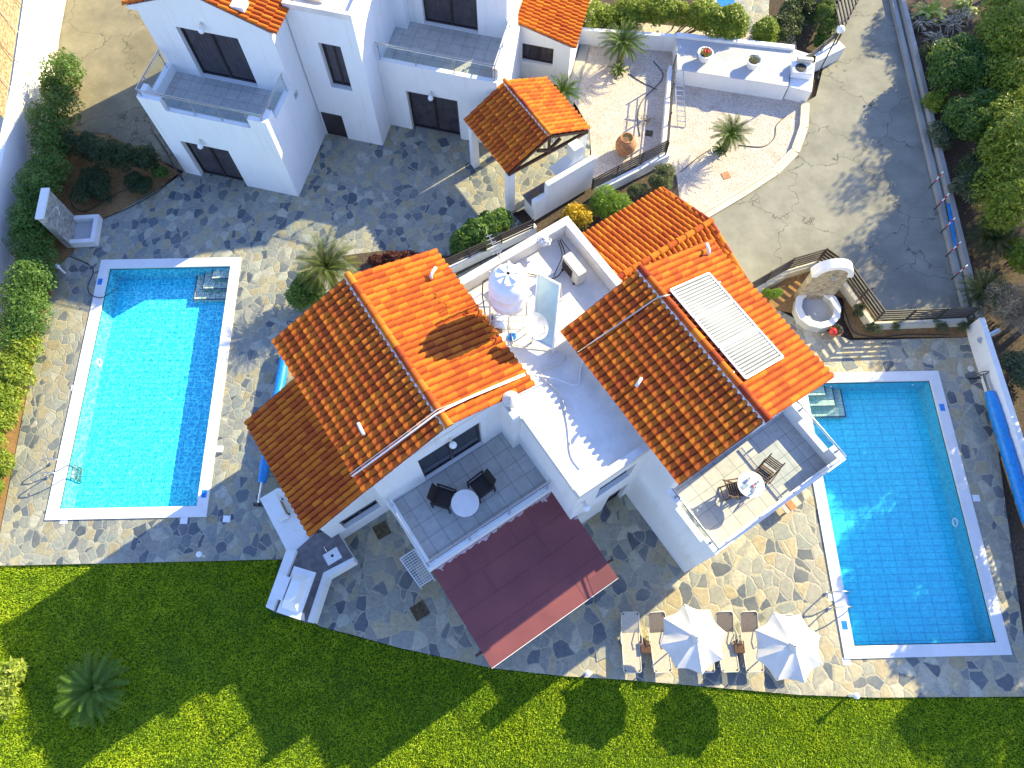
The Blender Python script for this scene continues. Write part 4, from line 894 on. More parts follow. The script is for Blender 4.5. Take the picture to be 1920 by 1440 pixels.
# ------------------------------------------------------------------ stone shower walls
top = [P2(64, 409, 2.15), P2(78, 354, 2.15), P2(91, 354, 2.15), P2(80, 408, 2.15)]
t = thing('shower_wall', (*top[3], 0), 'leaning-looking stone clad shower wall with square tray by the left bed', 'shower')
e = Vector(top[2]) - Vector(top[3]); e.normalize(); nx = Vector((e.y, -e.x)); a = Vector(top[3]); b = Vector(top[2])
m = MB(); m.prism([tuple(a), tuple(b), tuple(b - nx * .26), tuple(a - nx * .26)], 0, 2.1); m.build('wall', CLAD, t)
m = MB(); m.prism([tuple(a - e * .04 + nx * .03), tuple(b + e * .04 + nx * .03), tuple(b + e * .04 - nx * .29), tuple(a - e * .04 - nx * .29)], 2.101, 2.17); m.build('coping', MARBLE, t)
m = MB(); L = (b - a).length; W2 = 1.02; z = .34
fr = [(0, L, 0, .0)]
def pq(s, w): return tuple(a + e * s + nx * w)
for s0, s1, w0, w1 in ((0, .18, .001, W2), (L - .18, L, .001, W2), (.18, L - .18, W2 - .18, W2)): m.prism([pq(s0, w0), pq(s0, w1), pq(s1, w1), pq(s1, w0)], 0, z)
m.build('tray_rim', MARBLE, t)
m = MB(); m.prism([pq(.18, .001), pq(.18, W2 - .18), pq(L - .18, W2 - .18), pq(L - .18, .001)], 0, .12); m.build('tray', SLATE, t)
m = MB(); c = a + e * (L * .55); m.tube([(*(c + nx * .0), 1.75), (*(c + nx * .10), 1.78), (*(c + nx * .22), 1.76), (*(c + nx * .24), 1.7)], .018, 8); m.build('shower_pipe', STEEL, t, smooth=True)
m = MB(); m.tube([(*(c + nx * .0), .9), (*(c + nx * .08), .9)], .03, 8); m.build('tap', STEEL, t)
m = MB(); k = [pq(L * .55 + .18 * math.cos(x * math.pi / 6), .012) + (1.45 + .2 * math.sin(x * math.pi / 6),) for x in range(-3, 5)]; m.tube(k, .016, 6); m.build('ornament', MARBLE, t)
# arched fountain
ax0, ay0 = 11.43, 13.97; wA = 1.40
t = thing('arched_fountain', (ax0 + wA / 2, ay0 - .4, 0), 'arched stone fountain wall with round white-rimmed basin near the fence corner', 'fountain')
m = MB(); K = 16; zs = 1.95; out = [(ax0, 0), (ax0 + wA, 0)] + [(ax0 + wA / 2 + wA / 2 * math.cos(math.pi * k / K), zs + wA / 2 * math.sin(math.pi * k / K)) for k in range(K + 1)]
n = len(out); m.add([(x, ay0, z) for x, z in out] + [(x, ay0 + .28, z) for x, z in out], [tuple(range(n)), tuple(range(2*n-1, n-1, -1))] + [(i, n + i, n + (i + 1) % n, (i + 1) % n) for i in range(n)])
m.build('wall', CLADY, t)
m = MB()
for k in range(K):
    a0, a1 = math.pi * k / K, math.pi * (k + 1) / K; cx = ax0 + wA / 2; ri, ro = wA / 2 - .13 + .0, wA / 2 + .07
    p = [(cx + r * math.cos(a), y, zs + r * math.sin(a)) for y in (ay0 - .06, ay0 + .32) for a in (a0, a1) for r in (ri, ro)]
    m.add(p, [(0, 1, 3, 2), (4, 6, 7, 5), (1, 5, 7, 3), (0, 2, 6, 4)])
m.build('arch_trim', MARBLE, t, smooth=30)
cx, cy = ax0 + wA / 2 - .02, ay0 - .55; NS = 12; ri, ro = .66, .88
m = MB(); m.lathe((cx, cy, 0), [(ro, 0), (ro, .40), (ri, .40), (ri, .12), (.001, .12)], NS); m.build('basin', SLATE, t)
m = MB(); m.lathe((cx, cy, 0), [(ri - .01, .40), (ri - .01, .47), (ro + .03, .47), (ro + .03, .40)], NS, close=True); m.build('basin_rim', MARBLE, t)
m = MB(); m.tube([(cx, ay0, 2.1), (cx, ay0 - .12, 2.08), (cx, ay0 - .14, 2.0)], .03, 8); m.lathe((cx, ay0 - .15, 1.95), [(.06, 0), (.07, .06), (.02, .08)], 10); m.build('spout', STEEL, t)
m = MB(); m.tube([(cx, ay0, .95), (cx, ay0 - .08, .95)], .03, 8); m.build('tap', STEEL, t)

# ------------------------------------------------------------------ summer kitchen at the lower left corner of the villa
k0 = [P2(488, 962, 1.05), P2(560, 928, .9)]
sk = thing('summer_kitchen', (*P2(560, 1080), 0), 'white summer kitchen with grey worktop, sink and hooded barbecue at the lawn edge', 'outdoor kitchen')
W_ = lambda px, py, z=.95: P2(px, py, z)
m = MB(); m.prism([W_(487, 935), W_(537, 1032), W_(552, 1037), W_(583, 1006), W_(545, 920), W_(520, 915)], 0, .95); m.build('side_ledge', PLASTER, sk)
m = MB(); m.prism([W_(537, 1030, 1.15), W_(498, 1138, 1.15), W_(512, 1145, 1.15), W_(556, 1032, 1.15)], 0, 1.15); m.build('back_wall', PLASTER, sk)
m = MB(); m.prism([W_(556, 1031), W_(514, 1146), W_(575, 1166), W_(606, 1075), W_(660, 1045), W_(625, 988), W_(583, 1008)], 0, .92); m.build('base', PLASTER, sk)
m = MB(); m.prism([W_(555, 1032), W_(513, 1147), W_(576, 1168), W_(607, 1075), W_(662, 1045), W_(626, 987), W_(583, 1007)], .9201, .965); m.build('worktop', GREYC, sk)
m = MB(); m.prism([W_(663, 1045), W_(607, 1074), W_(577, 1165), W_(586, 1167), W_(614, 1082), W_(664, 1053)], .3, 1.0); m.build('front_edge', PLASTER, sk)
m = MB(); s = [W_(605, 1041, .98), W_(631, 1025, .98), W_(642, 1045, .98), W_(616, 1061, .98)]; m.prism(s, .966, 1.0); sk1 = m.build('sink', WHITEP, sk, bevel=.01)
m = MB(); c = P(623, 1042, 1.0); m.lathe(c, [(.05, 0), (.05, .006), (.001, .006)], 14); m.build('drain', BLACKM, sk1)
m = MB(); c = P(611, 1027, .97); m.tube([c, (c[0], c[1], 1.2), (c[0] + .05, c[1] - .09, 1.26), (c[0] + .09, c[1] - .16, 1.18)], .013, 8); m.build('tap', STEEL, sk)
hz = 1.75; bot = [W_(538, 1078, 1.45), W_(586, 1078, 1.45), W_(560, 1160, 1.45), W_(515, 1146, 1.45)]; hp = [Vector(W_(553, 1062, hz)), Vector(W_(593, 1074, hz)), Vector(W_(562, 1162, hz)), Vector(W_(520, 1148, hz))]
m = MB(); m.prism([tuple(p) for p in hp], hz, hz + .10); m.build('hood_shelf', PLASTER, sk)
cc = (hp[0] + hp[1] + hp[2] + hp[3]) / 4; m = MB(); q = [hp[0].lerp(cc, .25), hp[1].lerp(cc, .22), hp[2].lerp(cc, .22), hp[3].lerp(cc, .25)]; m.add([(*p, hz + .1) for p in q] + [(*p.lerp(cc, .45), hz + .55) for p in q], [(4,5,6,7),(0,1,5,4),(1,2,6,5),(2,3,7,6),(3,0,4,7)]); m.build('hood', PLASTER, sk)
m = MB(); q = [hp[0].lerp(hp[3], .25), hp[0].lerp(hp[3], .75)]; nn = (hp[0] - hp[1]).normalized() * .35; m.prism([tuple(q[0] + (hp[1]-hp[0]) * .1), tuple(q[1] + (hp[1]-hp[0]) * .1), tuple(q[1] + nn), tuple(q[0] + nn)], 0, 2.0); m.build('chimney', PLASTER, sk)
m = MB(); m.prism([tuple(hp[2].lerp(hp[3], .06)), tuple(hp[2].lerp(hp[3], .94)), tuple(hp[2].lerp(hp[3], .94).lerp(cc, .3)), tuple(hp[2].lerp(hp[3], .06).lerp(cc, .3))], .966, hz); m.build('support', PLASTER, sk)

# air conditioners, covers, grids
def ac_side(F, loc, rot, label, mat=CREAMP, rust=False, h=.62, w=.86, d=.34):
    t = thing('air_conditioner', (0, 0, 0), label, 'air conditioner', 'outdoor air conditioner units')
    m = MB(); m.box(-w/2, w/2, -d/2, d/2, .06, h); m.build('casing', mat, t, bevel=.02)
    m = MB()
    for k in range(9): z = .13 + k * (h - .2) / 9; m.box(-w/2 + .06, w/2 - .28, -d/2 - .012, -d/2 + .002, z, z + .022)
    m.build('grille', DKMETAL if rust else LWOOD, t)
    m = MB(); m.lathe((0, 0, 0), [(.2, -.004), (.2, .006), (.001, .006)], 24)
    for v in m.v: pass
    m.v = [(x - .12, -d/2 - .004 + z * .3, y + h / 2) for x, y, z in m.v]; m.build('fan_recess', DKMETAL, t)
    for s in (-1, 1): m = MB(); m.box(s * w * .35 - .03, s * w * .35 + .03, -d/2 - .04, d/2 + .04, 0, .06); m.build('foot', RUBBER, t)
    t.location = loc; t.rotation_euler = (0, 0, rot); return t
u = MF(6.35, 9.55, 5.86); ac_side(None, u, R(33.8), 'cream air conditioner with a rusty top behind the white water tank')
m = MB(MF); m.box(6.02, 6.3, 9.45, 9.65, 6.481, 6.486); rust = m.build('rust_patch', LWOOD, [o for o in bpy.data.objects if o.name == 'air_conditioner'][0])
ac_side(None, MF(8.15, 8.7, 5.86), R(33.8 - 90), 'cream air conditioner with brown grille facing the flat roof at its right parapet', rust=True, h=.66)
ac_side(None, MF(5.02, 9.15, 5.86), R(-62), 'air conditioner partly under the tank stand on the flat roof', h=.6)
def ac_up(t_label, p, rot, fan=(-.14, .0)):
    t = thing('air_conditioner', p, t_label, 'air conditioner', 'outdoor air conditioner units')
    return t
a1 = ac_side(None, P(527, 955, .95), R(120), 'grey-white air conditioner on the white ledge beside the low maroon roof', WHITEP, h=.60)
a2 = thing('air_conditioner', (0, 0, 0), 'white air conditioner with an upward black fan grille beside the raised terrace', 'air conditioner', 'outdoor air conditioner units')
m = MB(); m.box(-.46, .46, -.36, .36, 0, .34); m.build('casing', WHITEP, a2, bevel=.02)
m = MB()
for r in (.08, .13, .18, .23): m.lathe((-.08, -.05, .345), [(r, 0), (r, .012), (r + .025, .012), (r + .025, 0)], 24, close=True)
m.build('fan_grille', BLACKM, a2); m = MB(); m.lathe((-.08, -.05, .343), [(.255, 0), (.255, .004), (.001, .004)], 24); m.build('fan_recess', DKMETAL, a2)
m = MB(); m.box(-.30, .42, .22, .44, .36, .56); m.build('pipe_cover', CREAMP, a2, bevel=.03)
a2.location = P(1500, 137, .76); a2.rotation_euler = (0, 0, R(-8))
for (px, py, s, rz_, lab) in ((716, 994, .26, 30, 'square rusty manhole cover under the left balcony corner'), (787, 1145, .26, 32, 'square rusty manhole cover beside the maroon canopy'), (1217, 250, .16, -8, 'small brown drain cover beside the terracotta urn'), (1361, 329, .17, 20, 'small orange drain cover in the gravel beside the driveway')):
    c = P(px, py, .012 if px < 1000 else .02); Fc = frame(rz_, c[0], c[1]); m = MB(Fc); m.box(-s, s, -s, s, c[2] - .01, c[2] + .012); o = m.build('drain_cover', BROWNC if px != 1361 else POT); tag(o, lab, 'drain cover')
c = P(780, 1066, .9); t = thing('white_rack', (*c[:2], 0), 'white slatted plastic folding rack leaning beside the left balcony', 'rack')
q = [Vector(P(750, 1048, .95)), Vector(P(777, 1030, .95)), Vector(P(812, 1084, .75)), Vector(P(787, 1100, .75))]
m = MB()
for a_, b_ in ((0, 1), (1, 2), (2, 3), (3, 0)): m.bar(q[a_], q[b_], .04, .03)
m.build('frame', WHITEP, t)
for k in range(1, 13): m = MB(); m.bar(q[0].lerp(q[3], k / 13), q[1].lerp(q[2], k / 13), .022, .015); m.build('slat', WHITEP, t)
for k in (1, 2, 3, 4, 5): m = MB(); m.bar(q[0].lerp(q[1], k / 6), q[3].lerp(q[2], k / 6), .014, .02); m.build('crossbar', WHITEP, t)
for k in (0, 1, 2, 3): m = MB(); m.bar(q[k], (q[k].x, q[k].y, 0), .03, .03); m.build('leg', WHITEP, t)

# ================================================================== plants
def leaves(name, mat, parent, C, Nn, size, asp=.42, flat=.35, rnd=None, droop=0):
    """one mesh of leaf-shaped faces centred on C, facing roughly Nn"""
    C = np.asarray(C, float); n = len(C); Nn = np.asarray(Nn, float)
    Nn = Nn / (np.linalg.norm(Nn, axis=1, keepdims=True) + 1e-9)
    Q = Nn + rng.normal(0, flat, (n, 3)); Q /= np.linalg.norm(Q, axis=1, keepdims=True)
    T = np.cross(Q, rng.normal(0, 1, (n, 3))); T /= np.linalg.norm(T, axis=1, keepdims=True) + 1e-9; B = np.cross(Q, T)
    s = size * rng.uniform(.65, 1.25, (n, 1)); a = s * .5; b = s * .5 * asp
    V = np.stack([C - T * a, C + B * b - T * a * .1, C + T * a - Q * s * droop, C - B * b - T * a * .1], 1).reshape(-1, 3)
    if parent is not None: V = V - np.array(abs_loc(parent))
    me = bpy.data.meshes.new(name); me.vertices.add(4 * n); me.vertices.foreach_set('co', V.ravel())
    me.loops.add(4 * n); me.loops.foreach_set('vertex_index', np.arange(4 * n)); me.polygons.add(n); me.polygons.foreach_set('loop_start', np.arange(0, 4 * n, 4))
    me.update(); me.validate(); me.materials.append(mat)
    at = me.attributes.new('rnd', 'FLOAT', 'FACE'); at.data.foreach_set('value', (rng.random(n) if rnd is None else rnd).astype(np.float32))
    o = bpy.data.objects.new(name, me); COL.objects.link(o)
    if parent is not None: o.parent = parent
    return o
def blob_pts(blobs, n, shell=.35):
    """points in the outer shell of ellipsoids (cx,cy,cz,rx,ry,rz), lumpy"""
    A = np.array(blobs, float); w = A[:, 3] * A[:, 4] + A[:, 3] * A[:, 5]; idx = rng.choice(len(A), n, p=w / w.sum()); D = rng.normal(0, 1, (n, 3)); D /= np.linalg.norm(D, axis=1, keepdims=True)
    low = D[:, 2] < -.5; D[low, 2] *= -1
    r = 1 - shell * rng.random(n) ** 1.6
    ph = A[idx, 0] * 3.1; r = r * (1 + .10 * np.sin(D[:, 0] * 5 + ph) * np.cos(D[:, 1] * 6 + ph * 1.7) + .06 * np.sin(D[:, 2] * 9 + ph))
    P_ = A[idx, :3] + D * A[idx, 3:] * r[:, None]; P_[:, 2] = np.maximum(P_[:, 2], .04)
    return P_, D * .6 + np.array([0, 0, .55])
def bush(name, loc, blobs, n, size, mat, label, cat='shrub', group=None, asp=.45, stem=True, shell=.4, flat=.5):
    t = thing(name, loc, label, cat, group); L = loc
    bl = [(L[0] + b[0], L[1] + b[1], b[2], b[3], b[4], b[5]) for b in blobs]
    C, Nn = blob_pts(bl, n, shell); leaves('foliage', mat, t, C, Nn, size, asp, flat)
    if stem:
        m = MB()
        for b in bl[:6]:
            z1 = max(.15, b[2]); m.tube([(L[0] + (b[0] - L[0]) * .3, L[1] + (b[1] - L[1]) * .3, 0), ((b[0] + L[0]) / 2 + .03, (b[1] + L[1]) / 2, z1 * .5), (b[0], b[1], z1)], [.035, .028, .012], 6)
            for k in range(4):
                a = k * 1.7 + b[0]; m.tube([((b[0] + L[0]) / 2, (b[1] + L[1]) / 2, z1 * .5), (b[0] + math.cos(a) * b[3] * .7, b[1] + math.sin(a) * b[4] * .7, b[2] + b[5] * .3)], [.016, .005], 5)
        m.build('stem', TRUNK, t)
    return t
def cluster(cx, cy, r, h, k, seed=0, spread=.6):
    q = random.Random(seed + int(cx * 10)); out = []
    for i in range(k):
        a = q.uniform(0, 6.28); d = r * spread * math.sqrt(q.random()); rr = r * q.uniform(.35, .6); out.append((math.cos(a) * d, math.sin(a) * d, h * q.uniform(.4, .72), rr, rr, h * q.uniform(.25, .4)))
    return out
def run_blobs(pts, r, h, step, seed=0, loc=(0, 0)):
    q = random.Random(seed); out = []
    for a, b in zip(pts[:-1], pts[1:]):
        A, B = Vector(a[:2]), Vector(b[:2]); n = max(1, int((B - A).length / step))
        for i in range(n):
            p = A + (B - A) * (i + q.random()) / n; rr = r * q.uniform(.6, 1.1); out.append((p.x - loc[0] + q.uniform(-.3, .3) * r, p.y - loc[1] + q.uniform(-.3, .3) * r, h * q.uniform(.4, .66), rr, rr, h * q.uniform(.3, .45)))
    return out

# cycads
def cycad(name, loc, label, r=1.0, trunk=.5, nf=46, mat=PALM, up=1.0, seed=0, cat='palm', group='cycad palms', lw=.055, tilt=(0, 0), dens=26):
    q = random.Random(seed + 5); t = thing(name, loc, label, cat, group)
    m = MB(lambda u, v, z=0: (u + loc[0], v + loc[1], z + loc[2]))
    prof = [(.11, 0)]; k = 0
    for i in range(int(max(trunk, .2) / .07)): prof += [(.15 + .02 * (i % 2), i * .07 + .03), (.12, i * .07 + .07)]
    m.lathe((0, 0, 0), prof, 10); m.build('trunk', TRUNK, t)
    m = MB(lambda u, v, z=0: (u + loc[0], v + loc[1], z + loc[2] + trunk))
    for i in range(nf):
        g = i / nf; az = i * 2.39996 + q.uniform(-.15, .15); el = R(78 - 72 * g ** .8 + q.uniform(-6, 6)) * up; L = r * (.62 + .42 * math.sin(math.pi * min(1, g * .75 + .2))) * q.uniform(.92, 1.05)
        pts = []; p = Vector((tilt[0] * .05, tilt[1] * .05, 0)); e = el; S_ = 11
        for s in range(S_ + 1):
            pts.append(p.copy()); e -= R(3.0 + 7 * s / S_) * (1.05 - .2 * up); p = p + Vector((math.cos(az) * math.cos(e), math.sin(az) * math.cos(e), math.sin(e))) * L / S_
        side = Vector((-math.sin(az), math.cos(az), 0)); m.av = q.random() * .6 + .2 * g
        # rachis
        vs = []; fs = []
        for s, c in enumerate(pts): w = .012 * (1 - s / S_) + .003; vs += [c - side * w, c + side * w]
        fs = [(2*s, 2*s+1, 2*s+3, 2*s+2) for s in range(S_)]; m.add(vs, fs)
        for k in range(dens):
            f = .14 + .86 * k / dens; x = f * S_; s0 = min(S_ - 1, int(x)); c = pts[s0].lerp(pts[s0 + 1], x - s0); d = (pts[s0 + 1] - pts[s0]).normalized(); upn = side.cross(d).normalized()
            if upn.z < 0: upn = -upn
            ll = L * .155 * math.sin(math.pi * (.14 + .82 * f)) ** .6
            for sg in (-1, 1):
                dr = (side * sg * .88 + d * .62 + upn * .34).normalized(); w = d * (lw * .16)
                m.add([c - w, c + w, c + dr * ll * .6 + w * .8, c + dr * ll - upn * ll * .12, c + dr * ll * .6 - w * .8], [(0, 1, 2, 3, 4)])
    m.build('frond_crown', mat, t); return t
cycad('cycad_palm', P(190, 1290, -.1), 'round dark green cycad growing alone on the shaded lawn', 1.25, .35, 74, PALML, .95, 1, lw=.07)
cycad('cycad_palm', P(618, 512, 1.3)[:2] + (0,), 'large cycad rising behind the top left corner of the left tiled gable', 1.4, 1.6, 66, PALMY, 1.0, 2)
cycad('cycad_palm', (*P2(1162, 118, 0), 0), 'tall cycad in the white gravel beside the boundary wall at the top', 1.25, 1.0, 56, PALM, 1.0, 3)
cycad('cycad_palm', (*P2(1053, 190, .5), 0), 'cycad half hidden behind the porch roof', 1.0, .9, 42, PALM, 1.0, 4)
cycad('cycad_palm', (*P2(1357, 283, 0), 0), 'cycad with a shaggy trunk in the middle of the kerbed gravel garden', 1.02, .95, 48, PALM, 1.12, 5)
cycad('cycad_palm', (*P2(1158, 138, 0), .0), 'small low cycad offset at the foot of the tall cycad in the gravel', .5, .15, 22, PALM, .9, 6)
cycad('cycad_palm', (*P2(1350, 285, 0), .0), 'small low offset growing at the foot of the shaggy trunked cycad', .42, .1, 18, PALM, .9, 16)
for (px, py, r, lab, sd_) in ((1858, 452, 1.15, 'dark spiky yucca clump beside the kerb wall, the upper of two', 7), (1842, 548, 1.1, 'dark spiky yucca clump just above the fence corner, the lower of two', 8)):
    cycad('yucca', (*P2(px, py, .8), 0), lab, r, .8, 70, LEAFD, .95, sd_, 'yucca', 'yucca clumps', .10, dens=12)

# hedge along the left boundary and the dark bed
def hedge(pts, r, h, n, size, mat, label, seed, step=.34, name='hedge', group=None):
    a = pts[0]; return bush(name, (a[0], a[1], 0), run_blobs(pts, r, h, step, seed, a), n, size, mat, label, 'hedge', group)
hedge([(-19.9, 25.2), (-19.7, 22.4), (-19.6, 20.2)], .75, 2.2, 11000, .13, LEAF, 'dark green hedge at the top left corner of the left bed, against the white wall', 11)
hedge([(-19.5, 20.0), (-19.35, 17.2), (-19.2, 15.8)], .8, 2.1, 12000, .13, LEAF, 'hedge behind the stone shower wall', 12)
hedge([(-19.1, 15.4), (-18.9, 13.4), (-18.85, 11.6)], .85, 1.9, 13000, .13, LEAF, 'sunlit hedge left of the top of the left pool', 13)
hedge([(-18.8, 11.2), (-18.8, 9.6), (-18.7, 7.9)], .8, 1.6, 11000, .14, LEAFY, 'bright yellow-green hedge halfway along the left pool', 14)
hedge([(-18.75, 7.5), (-18.8, 6.0)], .6, 1.2, 4500, .15, LEAFY, 'last low hedge plants at the left edge beside the pool ladder', 15)
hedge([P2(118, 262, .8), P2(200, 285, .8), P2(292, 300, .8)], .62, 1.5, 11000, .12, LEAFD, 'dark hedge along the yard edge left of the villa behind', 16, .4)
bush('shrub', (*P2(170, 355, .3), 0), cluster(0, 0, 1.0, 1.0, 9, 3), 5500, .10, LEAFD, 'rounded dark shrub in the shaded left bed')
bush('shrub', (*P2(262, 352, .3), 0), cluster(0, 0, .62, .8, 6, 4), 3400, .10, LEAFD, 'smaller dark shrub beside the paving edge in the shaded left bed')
bush('shrub', (*P2(304, 322, .3), 0), cluster(0, 0, .4, .6, 4, 5), 1200, .12, LEAF, 'small green shrub at the end of the dark fence by the villa behind')
# strap-leaved plants
def strap(loc, r, n, mat, label, seed=0, h=.6, w=.035, name='strap_leaf_plant', group=None, k=5):
    q = random.Random(seed); t = thing(name, loc, label, 'plant', group); m = MB(lambda u, v, z=0: (u + loc[0], v + loc[1], z + loc[2]))
    for i in range(n):
        az = q.uniform(0, 6.28); L = r * q.uniform(.6, 1.1); p = Vector((q.uniform(-.12, .12) * r * 2, q.uniform(-.12, .12) * r * 2, 0)); e = R(q.uniform(45, 85)); m.av = q.random(); sd_ = Vector((-math.sin(az), math.cos(az), 0)); vs = []
        for s in range(k + 1):
            ww = w * (.5 + .5 * math.sin(math.pi * min(1, (s + .6) / (k + .6)))) * (1 if s < k else .1); vs += [p - sd_ * ww, p + sd_ * ww]; e -= R(q.uniform(12, 24)); p = p + Vector((math.cos(az) * math.cos(e), math.sin(az) * math.cos(e), math.sin(e))) * L * h * 2 / k
        m.add(vs, [(2*s, 2*s+1, 2*s+3, 2*s+2) for s in range(k)])
    m.build('foliage', mat, t); return t
strap((*P2(200, 375), .0), .42, 44, LEAFG, 'pale variegated strap-leaved plant in the shaded bed', 1, .55, .022)
hose_l = [P(145, 350, .04), P(133, 372, .04), P(140, 390, .04), P(160, 396, .04), P(180, 386, .04), P(215, 365, .04), P(255, 345, .04)]
def hose(pts, r, label, mat=RUBBER, cat='hose'):
    # smooth through the points
    P_ = [Vector(p) for p in pts]; out = []
    for i in range(len(P_) - 1):
        p0, p1, p2, p3 = P_[max(i-1, 0)], P_[i], P_[i+1], P_[min(i+2, len(P_)-1)]
        for s in range(6):
            t = s / 6; out.append(.5 * ((2*p1) + (-p0+p2)*t + (2*p0-5*p1+4*p2-p3)*t*t + (-p0+3*p1-3*p2+p3)*t*t*t))
    out.append(P_[-1]); m = MB(); m.tube(out, r, 6); return tag(m.build('hose' if cat == 'hose' else 'cable', mat, smooth=True), label, cat)
hose(hose_l, .018, 'black irrigation hose looping round the strap-leaved plant in the shaded bed')
hose([P(150, 414, .04), P(195, 408, .04), P(250, 385, .04), P(300, 356, .04), P(318, 335, .04)], .018, 'black irrigation hose along the paving edge of the shaded left bed')
hose([P(130, 480, .02), P(165, 495, .02), P(175, 510, .02), P(165, 535, .03), P(170, 552, .06), P(190, 558, .07), P(205, 550, .07), P(222, 540, -.10)], .016, 'thin hose running from the bed over the coping into the left pool')
hose([P(1640, 540, .06), P(1585, 560, .06), P(1590, 600, .06), P(1605, 625, .06), P(1650, 632, .06), P(1700, 627, .06), P(1780, 628, .06)], .018, 'black hose curving round the fountain basin and along the narrow bed')
hose([P(1225, 115, .03), P(1243, 145, .03), P(1205, 188, .03), P(1196, 220, .03), P(1200, 255, .03)], .02, 'black hose winding through the gravel beside the tall cycad')
hose([P(1178, 138, .03), P(1205, 155, .03), P(1232, 168, .03)], .018, 'short black hose joining the winding one in the gravel')
hose([P(1385, 272, .03), P(1430, 275, .03), P(1452, 258, .03), P(1456, 235, .03), P(1473, 218, .03)], .018, 'black hose from the shaggy cycad towards the raised terrace')
hose([P(1277, 322, .03), P(1305, 298, .03), P(1332, 280, .03)], .018, 'straight black hose from the grey-green shrub to the shaggy cycad')
# hedges and shrubs at the top
hedge([P2(1108, 25, 1.0), P2(1180, 20, 1.0), P2(1260, 18, 1.0)], .8, 1.7, 12000, .14, LEAFY, 'yellow-green hedge behind the tall cycad at the top', 21)
hedge([P2(1265, 20, 1.1), P2(1330, 40, 1.1), P2(1385, 55, 1.1)], .75, 1.9, 13000, .14, LEAFY, 'bright yellow-green hedge above the raised terrace', 22, .45)
bush('shrub', (*P2(1436, 66, .8), 0), cluster(0, 0, .85, 1.5, 9, 7), 7500, .13, LEAFY, 'round yellow-green shrub behind the right end of the raised terrace')
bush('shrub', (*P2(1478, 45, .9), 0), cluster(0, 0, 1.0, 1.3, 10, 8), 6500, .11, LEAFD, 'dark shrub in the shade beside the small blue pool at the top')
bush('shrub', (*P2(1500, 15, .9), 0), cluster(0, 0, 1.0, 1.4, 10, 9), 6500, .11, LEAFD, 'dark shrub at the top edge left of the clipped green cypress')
bush('clipped_shrub', (*P2(1548, 28, 1.0), 0), [(0, 0, .75, .55, .55, .75), (.15, -.5, .7, .4, .4, .6), (.1, .5, .8, .5, .5, .7)], 9000, .07, LEAF, 'dense clipped green shrub inside the gate at the top', shell=.12, flat=.9)
bush('shrub', (*P2(1540, 75, .4), 0), cluster(0, 0, .4, .7, 4, 10), 1500, .12, LEAF, 'small green shrub below the clipped shrub near the gate')
bush('shrub', (*P2(905, 437, .6), 0), [(-.75, -.45, .75, .55, .5, .5), (-.25, -.1, .9, .6, .5, .55), (.3, .25, .85, .55, .5, .5), (.75, .5, .8, .5, .45, .45), (0, -.45, .6, .4, .4, .4), (-1.0, -.7, .5, .35, .3, .35)], 5200, .17, LEAF, 'glossy bright green bush behind the brown fence by the flat roof', asp=.6)
bush('shrub', (*P2(1140, 392, .5), 0), cluster(0, 0, .85, 1.1, 12, 11), 9000, .15, LEAFL, 'feathery lime green rosemary bush behind the entrance roof', asp=.16, flat=1.2)
bush('shrub', (*P2(1085, 408, .5), 0), cluster(0, 0, .75, 1.0, 9, 12), 3200, .12, LEAFO, 'golden yellow shrub beside the stepped white wall', asp=.4, flat=.9, shell=.7)
bush('shrub', (*P2(1238, 338, .5), 0), cluster(0, 0, .65, 1.0, 9, 13), 5200, .12, LEAFG, 'grey-green shrub at the left edge of the kerbed gravel garden', asp=.25, flat=1.2)
bush('shrub', (*P2(1195, 362, .4), 0), cluster(0, 0, .5, .7, 6, 14), 2600, .11, LEAFG, 'low grey-green shrub between the rosemary and the gravel', asp=.25, flat=1.2)
bush('shrub', (*P2(574, 556, .6), 0), cluster(0, 0, .8, 1.5, 12, 15), 6500, .12, LEAF, 'dark green shrub under the yellow-green cycad at the roof corner')
bush('shrub', (*P2(735, 488, .2), 0), [(-.6, 0, .2, .4, .25, .25), (0, .1, .25, .45, .25, .28), (.6, .2, .2, .4, .25, .22), (1.1, .1, .2, .35, .25, .2)], 4200, .09, LEAFR, 'low maroon-leaved ground plants along the paving behind the left gable', stem=False)
for i, (px, py, r) in enumerate(((880, 492, .22), (905, 480, .2), (850, 510, .2))):
    strap((*P2(px, py), .02), r, 24, LEAFDRY, ('dry spindly plant tuft below the brown fence near the white tank, ' + ('middle one', 'right one', 'left one')[i]), 30 + i, .7, .012, 'dry_plant', 'dry tufts in the narrow bed')
bl = (('small green shrub at the left foot of the bent fence beside the right gable', 1448, 552, .42, LEAFL), ('green spiky plant below the slanted part of the bent fence', 1607, 582, .30, LEAFG))
for i, (lab, px, py, r, mt) in enumerate(bl): bush('shrub', (*P2(px, py, .3), 0), cluster(0, 0, r, .6, 5, 40 + i), 1500, .10, mt, lab, asp=.25, flat=1.2)
for i, (px, py, lab) in enumerate(((1632, 616, 'leftmost flowering tuft in the narrow bed under the horizontal fence'), (1684, 612, 'second flowering tuft from the left under the horizontal fence'), (1760, 612, 'wide flowering tuft in the middle right of the narrow bed'), (1810, 612, 'rightmost flowering tuft in the narrow bed by the white wall'))):
    bush('garden_plant', (*P2(px, py, .2), 0), cluster(0, 0, .38, .5, 5, 50 + i), 900, .10, LEAFG, lab, 'plant', 'tufts in the narrow bed', asp=.22, flat=1.3)
for i, (px, py, lab) in enumerate(((1500, 505, 'dry bare vine on the cream wall left of the arched fountain'), (1530, 508, 'dry orange-brown vine close to the arched fountain'))):
    strap((*P2(px, py), .05), .45, 30, LEAFDRY, lab, 60 + i, .6, .012, 'dry_vine')
